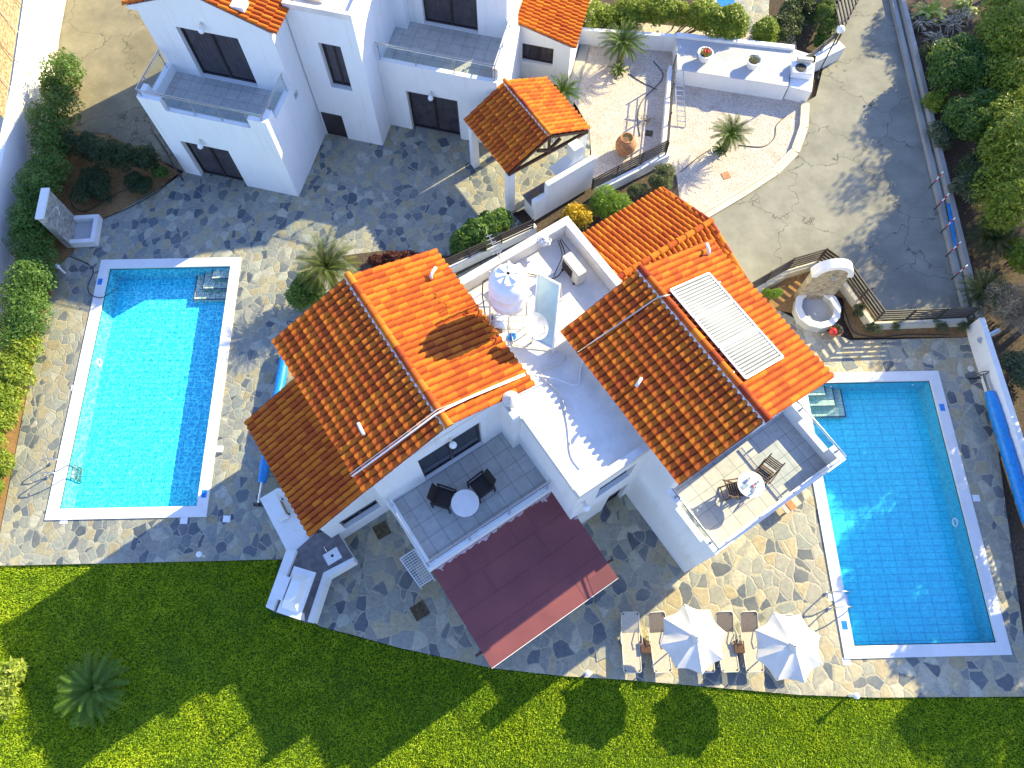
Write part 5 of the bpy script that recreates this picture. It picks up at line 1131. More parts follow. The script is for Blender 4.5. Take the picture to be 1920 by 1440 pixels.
bush('shrub', (*P2(8, 1290, .3), 0), [(0, 0, .35, .45, .8, .35), (.2, .5, .3, .35, .4, .3), (.15, -.5, .3, .35, .45, .3), (-.4, .2, .4, .5, .6, .35)], 1500, .30, BANANA, 'yellow-green broad-leaved clump at the left edge of the lawn', asp=.28, flat=1.0)
# scrub on the right of the driveway
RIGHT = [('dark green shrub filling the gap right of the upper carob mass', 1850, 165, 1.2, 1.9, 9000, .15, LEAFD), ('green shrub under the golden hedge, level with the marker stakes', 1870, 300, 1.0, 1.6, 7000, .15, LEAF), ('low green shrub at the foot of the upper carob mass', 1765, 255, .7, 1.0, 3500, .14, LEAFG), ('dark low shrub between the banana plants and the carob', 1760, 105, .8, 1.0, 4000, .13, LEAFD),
         ('dense green carob shrub right of the driveway, upper mass', 1795, 130, 1.6, 2.2, 15000, .16, LEAF), ('dense dark green shrub right of the driveway, middle mass', 1825, 225, 1.4, 2.0, 12000, .15, LEAF), ('dark blue-green shrub right of the driveway above the yuccas', 1850, 330, 1.2, 1.8, 9000, .14, LEAFD),
         ('small yellow-green sapling close to the outer kerb wall', 1750, 190, .55, 1.1, 2500, .14, LEAFY), ('grey-green twiggy shrub beside the blue plank', 1815, 350, .9, 1.3, 4500, .15, LEAFG)]
for i, (lab, px, py, r, h, n, sz, mt) in enumerate(RIGHT):
    bush('shrub', (*P2(px, py, h * .5), 0), cluster(0, 0, r, h, 14, 70 + i), n, sz, mt, lab)
hedge([P2(1905, -20, 2.2), P2(1898, 60, 2.2), P2(1905, 130, 2.2)], 1.1, 3.2, 20000, .17, LEAFY, 'tall yellow-green hedge at the top right corner', 81, .5)
hedge([P2(1908, 150, 2.2), P2(1900, 260, 2.2), P2(1905, 400, 2.2)], .95, 3.0, 22000, .16, LEAFY, 'tall golden-green hedge at the right edge above the yuccas', 82, .5)
bush('dry_shrub', (*P2(1893, 585, .5), 0), cluster(0, 0, 1.3, 1.4, 12, 90), 9000, .34, LEAFDRY, 'dry leafless grey shrub beside the right boundary wall', asp=.05, flat=1.5, shell=.8)
bush('shrub', (*P2(1905, 480, .6), 0), cluster(0, 0, .8, 1.3, 8, 91), 4000, .14, LEAFY, 'sunlit yellow-green shrub above the dry grey shrub')
bush('shrub', (*P2(1912, 690, .4), 0), cluster(0, 0, .9, .9, 8, 92), 4500, .14, LEAFG, 'dull green scrub behind the right boundary wall')
strap((*P2(1745, 20, .3), .0), .9, 22, BANANA, 'bright green broad-leaved banana plant at the top right', 95, .6, .10, 'banana_plant')
strap((*P2(1815, 8, .3), .0), .8, 18, BANANA, 'second banana plant at the top edge near the tall hedge', 96, .6, .10, 'banana_plant')
for i, (px, py) in enumerate(((1722, 45), (1780, 50), (1755, 80), (1800, 30))):
    strap((*P2(px, py), .0), .8, 60, LEAFDRY, ('heap of dry brown leaves near the banana plants, ' + ('left', 'right', 'lowest', 'uppermost')[i] + ' one'), 100 + i, .5, .03, 'dry_leaf_heap', 'heaps of dry leaves')
# trees east of the garden; they throw the dappled shade over the right pool and the driveway
def tree(loc, h, r, n, size, mat, label, seed, trunk_r=.14, density=10):
    q = random.Random(seed); t = thing('tree', loc, label, 'tree', 'trees beyond the right boundary'); m = MB(); x, y, _ = loc
    top = (x + q.uniform(-.3, .3), y + q.uniform(-.3, .3), h * .55); m.tube([(x, y, 0), (x + .08, y, h * .3), top], [trunk_r, trunk_r * .8, trunk_r * .55], 8)
    bl = []
    for k in range(density):
        a = k * 2.4 + q.uniform(-.4, .4); d = r * q.uniform(.3, .8); z = h * q.uniform(.55, .95); e = (x + math.cos(a) * d, y + math.sin(a) * d, z); m.tube([top, ((top[0] + e[0]) / 2, (top[1] + e[1]) / 2, (top[2] + z) / 2 + .1), e], [trunk_r * .4, trunk_r * .25, .02], 6); bl.append((*e, r * q.uniform(.28, .45), r * q.uniform(.28, .45), h * q.uniform(.09, .15)))
    m.build('trunk', TRUNK, t); C, Nn = blob_pts(bl, n, .75); leaves('crown', mat, t, C, Nn, size, .45, .8); return t
TR = [((21.7, 13.7, 0), 5.6, 1.9, 'airy tree beyond the upper end of the right wall', 9), ((21.0, 8.0, 0), 5.2, 1.9, 'slender airy tree close behind the middle of the right wall', 10), ((20.6, 4.6, 0), 4.6, 1.7, 'low airy tree close behind the lower part of the right wall', 11), ((22.6, 10.6, 0), 5.4, 2.1, 'airy tree beyond the right wall level with the roller', 1), ((23.0, 5.6, 0), 5.6, 2.3, 'airy tree beyond the right wall level with the middle of the right pool', 2), ((22.3, 1.0, 0), 5.0, 2.0, 'airy tree beyond the right wall level with the parasols', 3),
      ((24.9, 16.6, 0), 7.0, 2.5, 'tall tree behind the yuccas', 4), ((26.5, 22.5, 0), 7.6, 2.8, 'tall tree behind the golden-green hedge', 5), ((27.0, 28.5, 0), 7.0, 2.8, 'tall tree near the top right corner', 6), ((20.9, -2.8, 0), 3.8, 1.6, 'small tree beyond the lower end of the right wall', 7), ((27, 33.5, 0), 6.5, 2.6, 'tree past the banana plants', 8)]
for loc, h, r, lab, sd_ in TR: tree(loc, h, r, 13000, .16, LEAF, lab, sd_, density=16)

# ================================================================== furniture and small things
def armchair(label, loc, rot):
    t = thing('armchair', (0, 0, 0), label, 'chair', 'black wicker armchairs on the left balcony')
    m = MB(); m.box(-.25, .25, -.25, .25, .36, .43); m.build('seat', WICKER, t, bevel=.02)
    m = MB(); m.add([(-.26,.24,.42),(.26,.24,.42),(.26,.29,.42),(-.26,.29,.42),(-.24,.40,.92),(.24,.40,.92),(.24,.45,.90),(-.24,.45,.90)], [(0,3,2,1),(4,5,6,7),(0,1,5,4),(1,2,6,5),(2,3,7,6),(3,0,4,7)]); m.build('backrest', WICKER, t, bevel=.015)
    for s in (-1, 1):
        m = MB(); m.bar((s * .31, -.30, .64), (s * .31, .32, .66), .06, .03); m.build('armrest', WICKER, t, bevel=.008)
        for (y, k) in ((-.28, .64), (.30, .66)): m = MB(); m.bar((s * .31, y, 0), (s * .31, y, k), .045, .045, (0, 1, 0)); m.build('leg', WICKER, t)
        m = MB(); m.bar((s * .28, -.27, .40), (s * .28, .3, .40), .05, .04); m.build('side_frame', WICKER, t)
    t.location = loc; t.rotation_euler = (0, 0, rot); return t
armchair('black wicker armchair left of the round table on the left balcony', P(833, 935, 3.65)[:2] + (3.301,), R(72))
armchair('black wicker armchair right of the round table on the left balcony', P(902, 913, 3.65)[:2] + (3.301,), R(-52))
def round_table(label, loc, r=.40, top=MARBLE):
    t = thing('round_table', (0, 0, 0), label, 'table', 'round balcony tables'); m = MB(); m.lathe((0, 0, 0), [(.02, .70), (r, .70), (r + .01, .715), (r, .73), (.001, .73)], 32); m.build('tabletop', top, t, smooth=40)
    m = MB(); m.tube([(0, 0, .03), (0, 0, .70)], .035, 10); m.build('pedestal', STEEL, t)
    for k in range(4): a = k * math.pi / 2 + .6; m = MB(); m.bar((0, 0, .05), (.3 * math.cos(a), .3 * math.sin(a), .02), .05, .03); m.build('foot', STEEL, t)
    t.location = loc; return t
round_table('round grey-white table between two black armchairs on the left balcony', P(872, 943, 4.03)[:2] + (3.301,), .42)
tp = P(1408, 908, 4.13)[:2] + (3.401,); round_table('round pale table set with white cups on the right balcony', tp, .41)
cuplabs = ['white cup on the right balcony table, upper left one', 'white cup on the right balcony table, right one', 'white sugar bowl at the front of the right balcony table', 'clear glass near the front edge of the right balcony table']
for i, (dx, dy, r, h) in enumerate(((-.06, .16, .05, .10), (.19, .05, .05, .10), (.10, -.12, .045, .08), (.03, -.25, .035, .09))):
    t = thing('cup', (tp[0] + dx, tp[1] + dy, tp[2] + .732), cuplabs[i], 'cup' if i < 2 else 'bowl' if i == 2 else 'glass', 'tableware on the right balcony table')
    m = MB(lambda u, v, z=0, t=t: (u + t.location[0], v + t.location[1], z + t.location[2])); m.lathe((0, 0, 0), [(r * .7, 0), (r, h), (r * .85, h), (r * .6, .01), (.001, .01)], 16); m.build('body', WHITEP, t, smooth=40)
    m = MB(lambda u, v, z=0, t=t: (u + t.location[0], v + t.location[1], z + t.location[2])); m.tube([(r * .9, 0, h * .8), (r * 1.6, 0, h * .75), (r * 1.6, 0, h * .3), (r * .8, 0, h * .2)], .008, 6); m.build('handle', WHITEP, t)
m = MB(); m.lathe((tp[0] + .05, tp[1] - .05, tp[2] + .732), [(.04, 0), (.045, .04), (.001, .07)], 12); tag(m.build('flower_posy', simple('pink_petals', (.75, .22, .20), .7)), 'small pink posy in the middle of the right balcony table', 'flowers')
m = MB(); Fn = frame(35, tp[0] - .2, tp[1] - .06); m.F = Fn; m.box(-.13, .13, -.07, .07, tp[2] + .732, tp[2] + .737); tag(m.build('napkin', simple('blue_grey_napkin', (.25, .33, .42), .8)), 'folded blue-grey napkin on the right balcony table', 'napkin')
def folding_chair(label, loc, rot):
    t = thing('folding_chair', (0, 0, 0), label, 'chair', 'dark wooden chairs on the right balcony')
    for k in range(6): m = MB(); y = -.20 + k * .075; m.box(-.22, .22, y, y + .055, .42, .44); m.build('seat_slat', DWOOD, t)
    for k in range(5): m = MB(); z = .56 + k * .08; y = .28 + k * .028; m.bar((-.22, y, z), (.22, y, z), .02, .06); m.build('back_slat', DWOOD, t)
    for s in (-1, 1):
        for nm, a, b in (('back_leg', (s*.24, .46, .98), (s*.24, -.24, 0)), ('front_leg', (s*.21, -.22, .44), (s*.21, .34, 0)), ('armrest', (s*.27, -.24, .64), (s*.27, .33, .66))): m = MB(); m.bar(a, b, .035, .04); m.build(nm, DWOOD, t)
        m = MB(); m.bar((s*.26, -.2, .44), (s*.27, -.2, .64), .03, .03, (0, 1, 0)); m.build('arm_support', DWOOD, t)
    m = MB(); m.bar((-.21, .30, .05), (.21, .30, .05), .025); m.build('stretcher', DWOOD, t)
    t.location = loc; t.rotation_euler = (0, 0, rot); return t
folding_chair('dark wooden slatted chair left of the set table on the right balcony', P(1378, 917, 3.85)[:2] + (3.401,), R(100))
folding_chair('dark wooden chair right of the set table on the right balcony', P(1434, 888, 3.85)[:2] + (3.401,), R(-40))
# sun loungers
def lounger():
    t = thing('sun_lounger', (0, 0, 0), 'x', 'sun lounger', 'sun loungers beside the right pool'); w = .29
    m = MB(); m.add([(-w, -.95, .33), (w, -.95, .33), (w, .28, .31), (-w, .28, .31)], [(0, 1, 2, 3)]); m.add([(-w, -.95, .315), (w, -.95, .315), (w, .28, .295), (-w, .28, .295)], [(3, 2, 1, 0)]); m.build('seat_sling', FABRIC, t)
    m = MB(); n = 6; vs = []
    for i in range(n + 1): y = .29 + .62 * i / n; z = .31 + .26 * (i / n) ** .9; vs += [(-w, y, z), (w, y, z)]
    m.add(vs, [(2*i, 2*i+1, 2*i+3, 2*i+2) for i in range(n)]); m.build('backrest', FABRIC, t)
    m = MB(); c = .06
    def lp(y0, z0, y1, z1): return [(-w, y0, z0), (w, y0, z0), (w, y1, z1), (-w, y1, z1), (-w, y0, z0)]
    m.tube([(-w, .28, .31), (-w, -.90, .33), (-w + c, -.96, .33), (w - c, -.96, .33), (w, -.90, .33), (w, .28, .31)], .017, 8); m.build('seat_frame', CREAMP, t, smooth=True)
    m = MB(); m.tube([(-w, .28, .31), (-w, .86, .55), (-w + c, .93, .58), (w - c, .93, .58), (w, .86, .55), (w, .28, .31)], .017, 8); m.build('back_frame', CREAMP, t, smooth=True)
    for y0, y1 in ((-.62, -.78), (.05, .22)):
        m = MB(); m.tube([(-w, y0, .32), (-w - .01, y1, .02), (w + .01, y1, .02), (w, y0, .32)], .014, 6); m.build('leg', CREAMP, t)
    for s in (-1, 1): m = MB(); m.tube([(s * (w + .01), .45, .40), (s * (w + .06), .2, .52), (s * (w + .06), -.05, .50), (s * w, -.12, .32)], .014, 6); m.build('armrest', CREAMP, t, smooth=True)
    for x in (-w + .045, w - .045):
        for y, z in ((-.91, .336), (.87, .566)): m = MB(); m.lathe((x, y, z), [(.035, 0), (.035, .004), (.001, .004)], 8); m.build('corner_patch', DKMETAL, t)
    return t
L0 = lounger()
lsp = [(1183, 1203, 0, 'leftmost sun lounger, half in shade and clear of the parasols'), (1236, 1203, 4, 'sun lounger partly under the left edge of the left parasol'), (1317, 1203, 2, 'sun lounger almost hidden under the left parasol, only its foot showing'),
       (1362, 1202, 2, 'sun lounger just right of the left parasol'), (1408, 1202, 2, 'sun lounger just left of the right parasol'), (1478, 1208, 2, 'sun lounger almost hidden under the right parasol')]
for i, (px, py, a, lab) in enumerate(lsp):
    o = L0 if i == 0 else copy_thing(L0, (0, 0, 0))
    if i in (1, 3, 4):
        for ch in o.children:
            if ch.name.startswith('backrest'): ch.data = ch.data.copy(); ch.data.materials[0] = FABD
    c = P(px, py, .35); o.location = (c[0], c[1], .004); o.rotation_euler = (0, 0, R(a)); o['label'] = lab
def side_table(label, px, py):
    c = P(px, py, .4); t = thing('side_table', (c[0], c[1], .004), label, 'side table', 'small brown side tables'); m = MB(lambda u, v, z=0: (u + c[0], v + c[1], z)); m.box(-.17, .17, -.2, .2, .40, .425); m.build('tabletop', DWOOD, t, bevel=.01)
    for x in (-.14, .14):
        for y in (-.17, .17): m = MB(lambda u, v, z=0: (u + c[0], v + c[1], z)); m.bar((x, y, 0), (x, y, .40), .025, .025, (0, 1, 0)); m.build('leg', DWOOD, t)
side_table('small brown side table between the two leftmost loungers', 1211, 1213); side_table('small brown side table between the two loungers in the middle', 1386, 1213)
def parasol(label, px, py, rot, r=1.07):
    c = P(px, py, 2.32); t = thing('parasol', (c[0], c[1], .004), label, 'parasol', 'cream parasols by the sun loungers'); Fc = frame(rot, c[0], c[1]); n = 8; q = random.Random(rot)
    zt, ze = 2.32, 1.86
    for k in range(n):
        m = MB(Fc); a0, a1 = 2 * math.pi * k / n, 2 * math.pi * (k + 1) / n; K = 7; J = 6; vs = []
        for i in range(K + 1):
            f = .06 + .94 * i / K
            for j in range(J + 1):
                g = j / J; a = a0 + (a1 - a0) * g; ch = math.cos((a1 - a0) / 2) / math.cos(a - (a0 + a1) / 2); sag = math.sin(math.pi * g) * f
                rr = r * f * ch * (1 - .085 * sag * f); z = zt - (zt - ze) * f ** 1.12 - .055 * sag + .014 * math.sin(9 * g + k * 2.1 + i) * f
                vs.append((rr * math.cos(a), rr * math.sin(a), z))
        m.add(vs, [(i*(J+1)+j, (i+1)*(J+1)+j, (i+1)*(J+1)+j+1, i*(J+1)+j+1) for i in range(K) for j in range(J)])
        vv = [(x, y, z) for (x, y, z) in vs[-(J+1):]]; m.add(vv + [(x * 1.0, y * 1.0, z - .10) for x, y, z in vv], [(j, j + 1, J + 2 + j, J + 1 + j) for j in range(J)])
        m.build('canopy_panel', CANVAS, t, smooth=40)
        m = MB(Fc); m.bar((.05 * math.cos(a0), .05 * math.sin(a0), zt - .06), (r * .97 * math.cos(a0), r * .97 * math.sin(a0), ze - .0), .018, .012); m.build('rib', DKMETAL, t)
    m = MB(Fc); m.lathe((0, 0, 0), [(.001, zt + .10), (.05, zt + .085), (.13, zt + .0), (.16, zt - .035)], 12); m.build('vent_cap', CANVAS, t)
    m = MB(Fc); m.lathe((0, 0, 0), [(.02, zt + .09), (.028, zt + .14), (.001, zt + .16)], 10); m.build('finial', LWOOD, t)
    m = MB(Fc); m.tube([(0, 0, .05), (0, 0, zt)], .022, 8); m.build('pole', LWOOD, t)
    m = MB(Fc); m.lathe((0, 0, 0), [(.26, 0), (.26, .05), (.05, .09), (.035, .3)], 20); m.build('base', CONC, t)
parasol('open cream parasol on the left, over the middle loungers', 1306, 1196, 10); parasol('open cream parasol on the right, nearest the right pool', 1489, 1212, 18, 1.10)
# pool cover rollers
def roller(a, b, label, r=.2, tail=.7):
    A, B = Vector(a), Vector(b); d = (B - A).normalized(); t = thing('pool_cover_roller', (A.x, A.y, 0), label, 'pool cover', 'rolled blue pool covers'); n = 26; pts, rr = [], []
    for i in range(n + 1): f = i / n; pts.append(A.lerp(B, f)); rr.append(r * (.72 + .30 * math.sin(math.pi * min(1, f * 6) / 2)) * (1 - .22 * (f > .97)) * (1 + .04 * math.sin(i * 2.7) - (.10 if i in (9, 17) else 0)))
    m = MB(); m.tube(pts, rr, 14); m.build('rolled_cover', BLUECOV, t, smooth=50)
    m = MB(); m.tube([A - d * tail, B + d * tail], .05, 10); m.build('axle', STEEL, t, smooth=True)
    for e, s in ((A - d * tail, -1), (B + d * tail, 1)):
        m = MB(); sd_ = Vector((-d.y, d.x, 0)); m.tube([e, (e.x, e.y, .12)], .025, 8); m.tube([(e + sd_ * .3)[:2] + (.04,), (e - sd_ * .3)[:2] + (.04,)], .03, 8) ; m.build('stand', BLACKM, t)
        m = MB(); w = e + d * s * .03; ring = [w + (sd_ * math.cos(k * math.pi / 8) + Vector((0, 0, 1)) * math.sin(k * math.pi / 8)) * .17 for k in range(17)]; m.tube(ring, .018, 6); m.build('hand_wheel', BLACKM, t, smooth=True)
roller(P(491, 905, .45), P(540, 640, .45), 'rolled blue pool cover beside the left wing, partly under its roofs', .19, .75)
roller(P(1855, 735, .5), P(1932, 985, .5), 'rolled blue pool cover along the right boundary wall', .23, .75)
# rooftop water tank, solar collector, dish, aerial
tb = P(947, 603, 5.9); tc = (tb[0], tb[1], 0)
import itertools
tz = 7.05; TS = 1.30
t = thing('water_tank', (tb[0], tb[1], 5.86), 'upright white water tank on a tubular stand on the flat roof', 'water tank'); cx, cy = P2(953, 545, 7.75)
m = MB(); m.lathe((cx, cy, tz), [(a * TS, b * 1.28) for a, b in [(.001, -.10), (.22, -.06), (.36, .03), (.425, .16), (.43, .35), (.44, .37), (.43, .39), (.43, .74), (.44, .76), (.43, .78), (.42, .98), (.36, 1.10), (.25, 1.16), (.24, 1.2), (.27, 1.21), (.27, 1.25), (.001, 1.30)]], 36); m.build('tank_body', WHITEP, t, smooth=35)
m = MB()
for k in range(3): a = k * math.pi / 3 + .3; m.bar((cx - .33 * math.cos(a), cy - .33 * math.sin(a), tz + 1.63), (cx + .33 * math.cos(a), cy + .33 * math.sin(a), tz + 1.63), .07, .09)
m.build('lid', WHITEP, t)
m = MB(); m.lathe((cx + .02, cy + .46, tz + 1.34), [(.05, 0), (.04, .16), (.001, .17)], 10); m.build('filler_cap', WHITEP, t)
for k, (dx, dy) in enumerate(((-.54, -.46), (.54, -.46), (.54, .5), (-.54, .5))):
    m = MB(); m.tube([(cx + dx, cy + dy, 5.86), (cx + dx * .98, cy + dy * .98, 8.0)], .022, 8); m.build('stand_leg', CREAMP, t)
for z in (6.2, 6.75, 7.12):
    for (a, b) in (((-.54, -.46), (.54, -.46)), ((.54, -.46), (.54, .5)), ((.54, .5), (-.54, .5)), ((-.54, .5), (-.54, -.46))): m = MB(); m.tube([(cx + a[0], cy + a[1], z), (cx + b[0], cy + b[1], z)], .018, 6); m.build('stand_rail', CREAMP, t)
m = MB(); m.tube([(cx - .54, cy + .3, tz + .9), (cx - .72, cy + .2, tz + .85), (cx - .76, cy + .1, tz + .3), (cx - .7, cy - .1, 6.4)], .02, 8); m.build('feed_pipe', DKMETAL, t, smooth=True)
t = thing('expansion_cylinder', (cx + .05, cy - .05, 5.87), 'white boiler lying under the water tank stand', 'boiler'); m = MB(); m.tube([(cx - .3, cy - .45, 6.12), (cx - .22, cy + .35, 6.12)], .23, 16); m.build('shell', WHITEP, t, smooth=50)
m = MB(); m.tube([(cx - .30, cy - .47, 6.12), (cx - .31, cy - .50, 6.12)], .13, 14); m.build('end_plate', POT, t)
t = thing('solar_collector', P(1020, 640, 5.87), 'tilted pale green solar water collector standing beside the tank on the flat roof', 'solar panel')
q = [Vector(P(998, 636, 6.12)), Vector(P(1037, 656, 6.12)), Vector(P(1050, 533, 7.35)), Vector(P(1008, 510, 7.35))]; nn = (q[1] - q[0]).cross(q[3] - q[0]).normalized()
m = MB(); m.add([*q, *[p - nn * .09 for p in q]], [(0,1,2,3), (7,6,5,4), (0,4,5,1), (1,5,6,2), (2,6,7,3), (3,7,4,0)]); m.build('casing', CREAMP, t)
cq = (q[0] + q[1] + q[2] + q[3]) / 4; m = MB(); m.add([p.lerp(cq, .07) + nn * .004 for p in q], [(0, 1, 2, 3)]); m.build('absorber_glass', COLLG, t)
m = MB()
for a, b in ((0, 1), (1, 2), (2, 3), (3, 0)): m.bar(q[a].lerp(cq, .03) + nn * .01, q[b].lerp(cq, .03) + nn * .01, .04, .03, nn)
m.build('edge_frame', WHITEP, t)
for k in (2, 3): m = MB(); m.bar(q[k] - nn * .1, (q[k].x - nn.x * .5, q[k].y - nn.y * .5, 5.87), .03); m.build('stand_leg', CREAMP, t)
for k in (0, 1): m = MB(); m.bar(q[k] - nn * .05, (q[k].x, q[k].y, 5.87), .03, .03, (0, 1, 0)); m.build('stand_leg', CREAMP, t)
dc = Vector(P(1002, 612, 7.05)); t = thing('satellite_dish', (dc.x, dc.y - .1, 5.87), 'white satellite dish in front of the green collector on the flat roof', 'satellite dish')
ax = Vector((.50, -.22, .85)).normalized(); e1 = ax.cross(Vector((0, 0, 1))).normalized(); e2 = e1.cross(ax)
for nm, off, mt in (('reflector', 0, simple('satin_dish_paint', (.42, .42, .43), .6)),):
    m = MB(); K = 28; J = 6; vs = []
    for j in range(J + 1):
        for k in range(K): r = .40 * j / J if j else .001; a = 2 * math.pi * k / K; vs.append(dc + e1 * math.cos(a) * r + e2 * math.sin(a) * r * 1.08 + ax * (.62 * r * r))
    m.add(vs, [(j*K+k, j*K+(k+1) % K, (j+1)*K+(k+1) % K, (j+1)*K+k) for j in range(J) for k in range(K)])
    m.add([v - ax * .012 for v in vs], [(j*K+k, (j+1)*K+k, (j+1)*K+(k+1) % K, j*K+(k+1) % K) for j in range(J) for k in range(K)]); m.build(nm, mt, t, smooth=True)
m = MB(); m.tube([dc - ax * .02, dc - ax * .15, (dc.x - ax.x * .15, dc.y - ax.y * .15, 5.87)], .025, 8); m.build('mast', STEEL, t)
m = MB(); f = dc + ax * .38 - e2 * .12; m.tube([dc - e2 * .42, f], .012, 6); m.tube([f, f + ax * .07], .03, 8); m.build('feed_arm', CREAMP, t)
t = thing('aerial', P(930, 560, 5.87), 'thin television aerial with short rods left of the water tank', 'aerial'); b0, b1 = Vector(P(938, 487, 7.7)), Vector(P(917, 442, 7.95))
m = MB(); m.tube([(b0.x, b0.y, 5.9), b0, b0 + Vector((0, 0, .4))], .016, 6); m.build('mast', STEEL, t); m = MB(); m.tube([b0, b1], .014, 6); m.build('boom', STEEL, t)
sdv = (b1 - b0).cross(Vector((0, 0, 1))).normalized()
for k in range(7): p = b0.lerp(b1, .15 + .85 * k / 6); m = MB(); m.tube([p - sdv * (.17 - .012 * k), p + sdv * (.17 - .012 * k)], .009, 5); m.build('element', STEEL, t)
# striped solar panel on the right gable
t = thing('solar_array', MF(9.5, 4, 7.4), 'white-framed striped solar panel array of three sections on the right tiled roof', 'solar panel')
sl = (ZR - ZE) / (12.22 - 9.26); zz = lambda u: ZR - sl * (u - 9.26) + .17
for k in range(3):
    va, vb = 2.66 + k * 1.115, 2.66 + (k + 1) * 1.115 - .03
    m = MB(MF); u0, u1 = 9.50, 11.12; m.add([(u0, va, zz(u0)), (u1, va, zz(u1)), (u1, vb, zz(u1)), (u0, vb, zz(u0)), (u0, va, zz(u0)-.07), (u1, va, zz(u1)-.07), (u1, vb, zz(u1)-.07), (u0, vb, zz(u0)-.07)], [(0,1,2,3),(7,6,5,4),(0,4,5,1),(1,5,6,2),(2,6,7,3),(3,7,4,0)]); pn = m.build('panel', STRIPE, t)
    m = MB(MF); e = .0
    for a, b in (((u0, va), (u1, va)), ((u1, va), (u1, vb)), ((u1, vb), (u0, vb)), ((u0, vb), (u0, va))): m.bar((a[0], a[1], zz(a[0]) + .01), (b[0], b[1], zz(b[0]) + .01), .06, .04)
    m.build('frame', WHITEP, pn)
for v in (3.0, 5.6): m = MB(MF); m.bar((9.35, v, zz(9.35) - .09), (11.3, v, zz(11.3) - .09), .04, .04); m.build('mounting_rail', STEEL, t)
# pipes over the roofs
zc = lambda u: ZR - (ZR - ZE) * abs(u - 2.02) / 2.82 + .14; zw = lambda u: ZR - (ZR - ZE) * abs(u - 9.26) / (2.76 if u < 9.26 else 2.96) + .14
def on_roof(px, py, um, u0, u1, off=.13):
    z = 7.
    for _ in range(12):
        c = P(px, py, z); u = c[0] * math.cos(R(33.8)) + c[1] * math.sin(R(33.8)); z = ZR - (ZR - ZE) * abs(u - um) / (um - u0 if u < um else u1 - um) + off
    return P(px, py, z)
LW = (2.02, -.80, 4.84); RW = (9.26, 6.50, 12.22)
m = MB(); m.tube([on_roof(x, y, *LW) for x, y in ((660, 893), (740, 834))] + [on_roof(818, 776, *LW, .2), on_roof(843, 763, *LW, .25), on_roof(880, 746, *LW, .15), on_roof(985, 703, *LW)], .028, 8); tag(m.build('roof_pipe', WHITEP, smooth=True), 'white pipe lying across both slopes of the left tiled gable', 'pipe', 'pipes across the roofs')
m = MB(); m.tube([on_roof(x, y, *LW) for x, y in ((656, 889), (738, 829))] + [on_roof(820, 768, *LW, .2), on_roof(850, 757, *LW, .24), on_roof(885, 741, *LW, .15), on_roof(984, 699, *LW)], .014, 6); tag(m.build('roof_pipe', CREAMP, smooth=True), 'thinner pipe beside the thick white one on the left gable', 'pipe', 'pipes across the roofs')
m = MB(); m.tube([on_roof(1083, 660, *RW), on_roof(1160, 608, *RW), on_roof(1225, 563, *RW), on_roof(1236, 557, *RW, .22), on_roof(1256, 553, *RW, .16)], .022, 8); tag(m.build('roof_pipe', STEEL, smooth=True), 'grey pipe running up the right gable to the striped solar panels', 'pipe', 'pipes across the roofs')
hose([P(1000, 702, 6.5), P(1040, 710, 5.9), P(1082, 722, 5.89), P(1088, 695, 5.89), P(1092, 675, 5.95), P(1083, 660, 6.45)], .02, 'white cable across the flat roof between the two gables', WHITEP, 'cable')
hose([P(955, 605, 5.9), P(962, 640, 5.9), P(970, 648, 5.9), P(1030, 655, 5.9), P(1055, 660, 5.9), P(1055, 680, 5.9), P(1015, 700, 5.9), P(1050, 740, 5.9), P(1065, 790, 5.9), P(1072, 850, 5.9), P(1090, 878, 5.9)], .016, 'grey-white cable wandering the length of the flat roof', CREAMP, 'cable')
hose([P(1050, 450, 5.95), P(1060, 480, 6.0), P(1052, 510, 5.95), P(1035, 522, 5.9), P(1000, 515, 5.9), P(985, 512, 6.0)], .018, 'bundle of black cables drooping from the parapet to the air conditioner', RUBBER, 'cable')
hose([P(1046, 450, 5.95), P(1054, 478, 6.02), P(1046, 500, 5.98), P(1038, 518, 5.9)], .014, 'black cable beside the bundle on the flat roof', RUBBER, 'cable')
hose([P(1052, 448, 6.0), P(1062, 462, 6.05), P(1072, 474, 6.2), P(1076, 482, 6.2)], .014, 'short black cable reaching the air conditioner with the brown grille', RUBBER, 'cable')
m = MB(); c = P(960, 632, 5.87); m.lathe(c, [(.13, 0), (.14, .03), (.10, .035), (.05, .03)], 18); tag(m.build('floor_flange', BLUEV), 'round blue flange on the flat roof below the tank', 'pipe fitting')
# pots
def pot(label, loc, r, h, mat, plant=None, fl=None, name='flower_pot', group=None):
    t = thing(name, loc, label, 'flower pot', group); m = MB(lambda u, v, z=0: (u + loc[0], v + loc[1], z + loc[2])); m.lathe((0, 0, 0), [(r * .62, 0), (r * .8, h * .5), (r * .98, h * .93), (r * 1.05, h * .95), (r * 1.05, h), (r * .88, h), (r * .85, h * .85)], 28); m.build('pot', mat, t, smooth=35)
    m = MB(lambda u, v, z=0: (u + loc[0], v + loc[1], z + loc[2])); m.lathe((0, 0, h * .84), [(r * .86, 0), (.001, .02)], 16); m.build('soil', DARKSOIL, t)
    n = 220; a = rng.uniform(0, 6.28, n); d = r * .75 * np.sqrt(rng.random(n)); C = np.stack([loc[0] + d * np.cos(a), loc[1] + d * np.sin(a), loc[2] + h + rng.uniform(-.02, .12, n)], 1); leaves('foliage', plant or LEAFG, t, C, np.tile([0, 0, 1.], (n, 1)), .07, .4, .8)
    if fl:
        n = fl; C = np.stack([loc[0] + rng.normal(.08 * r, r * .3, n), loc[1] + rng.normal(-.1 * r, r * .25, n), loc[2] + h + rng.uniform(.08, .15, n)], 1); leaves('flowers', FLOW, t, C, np.tile([0, 0, 1.], (n, 1)), .06, .9, .5)
    return t
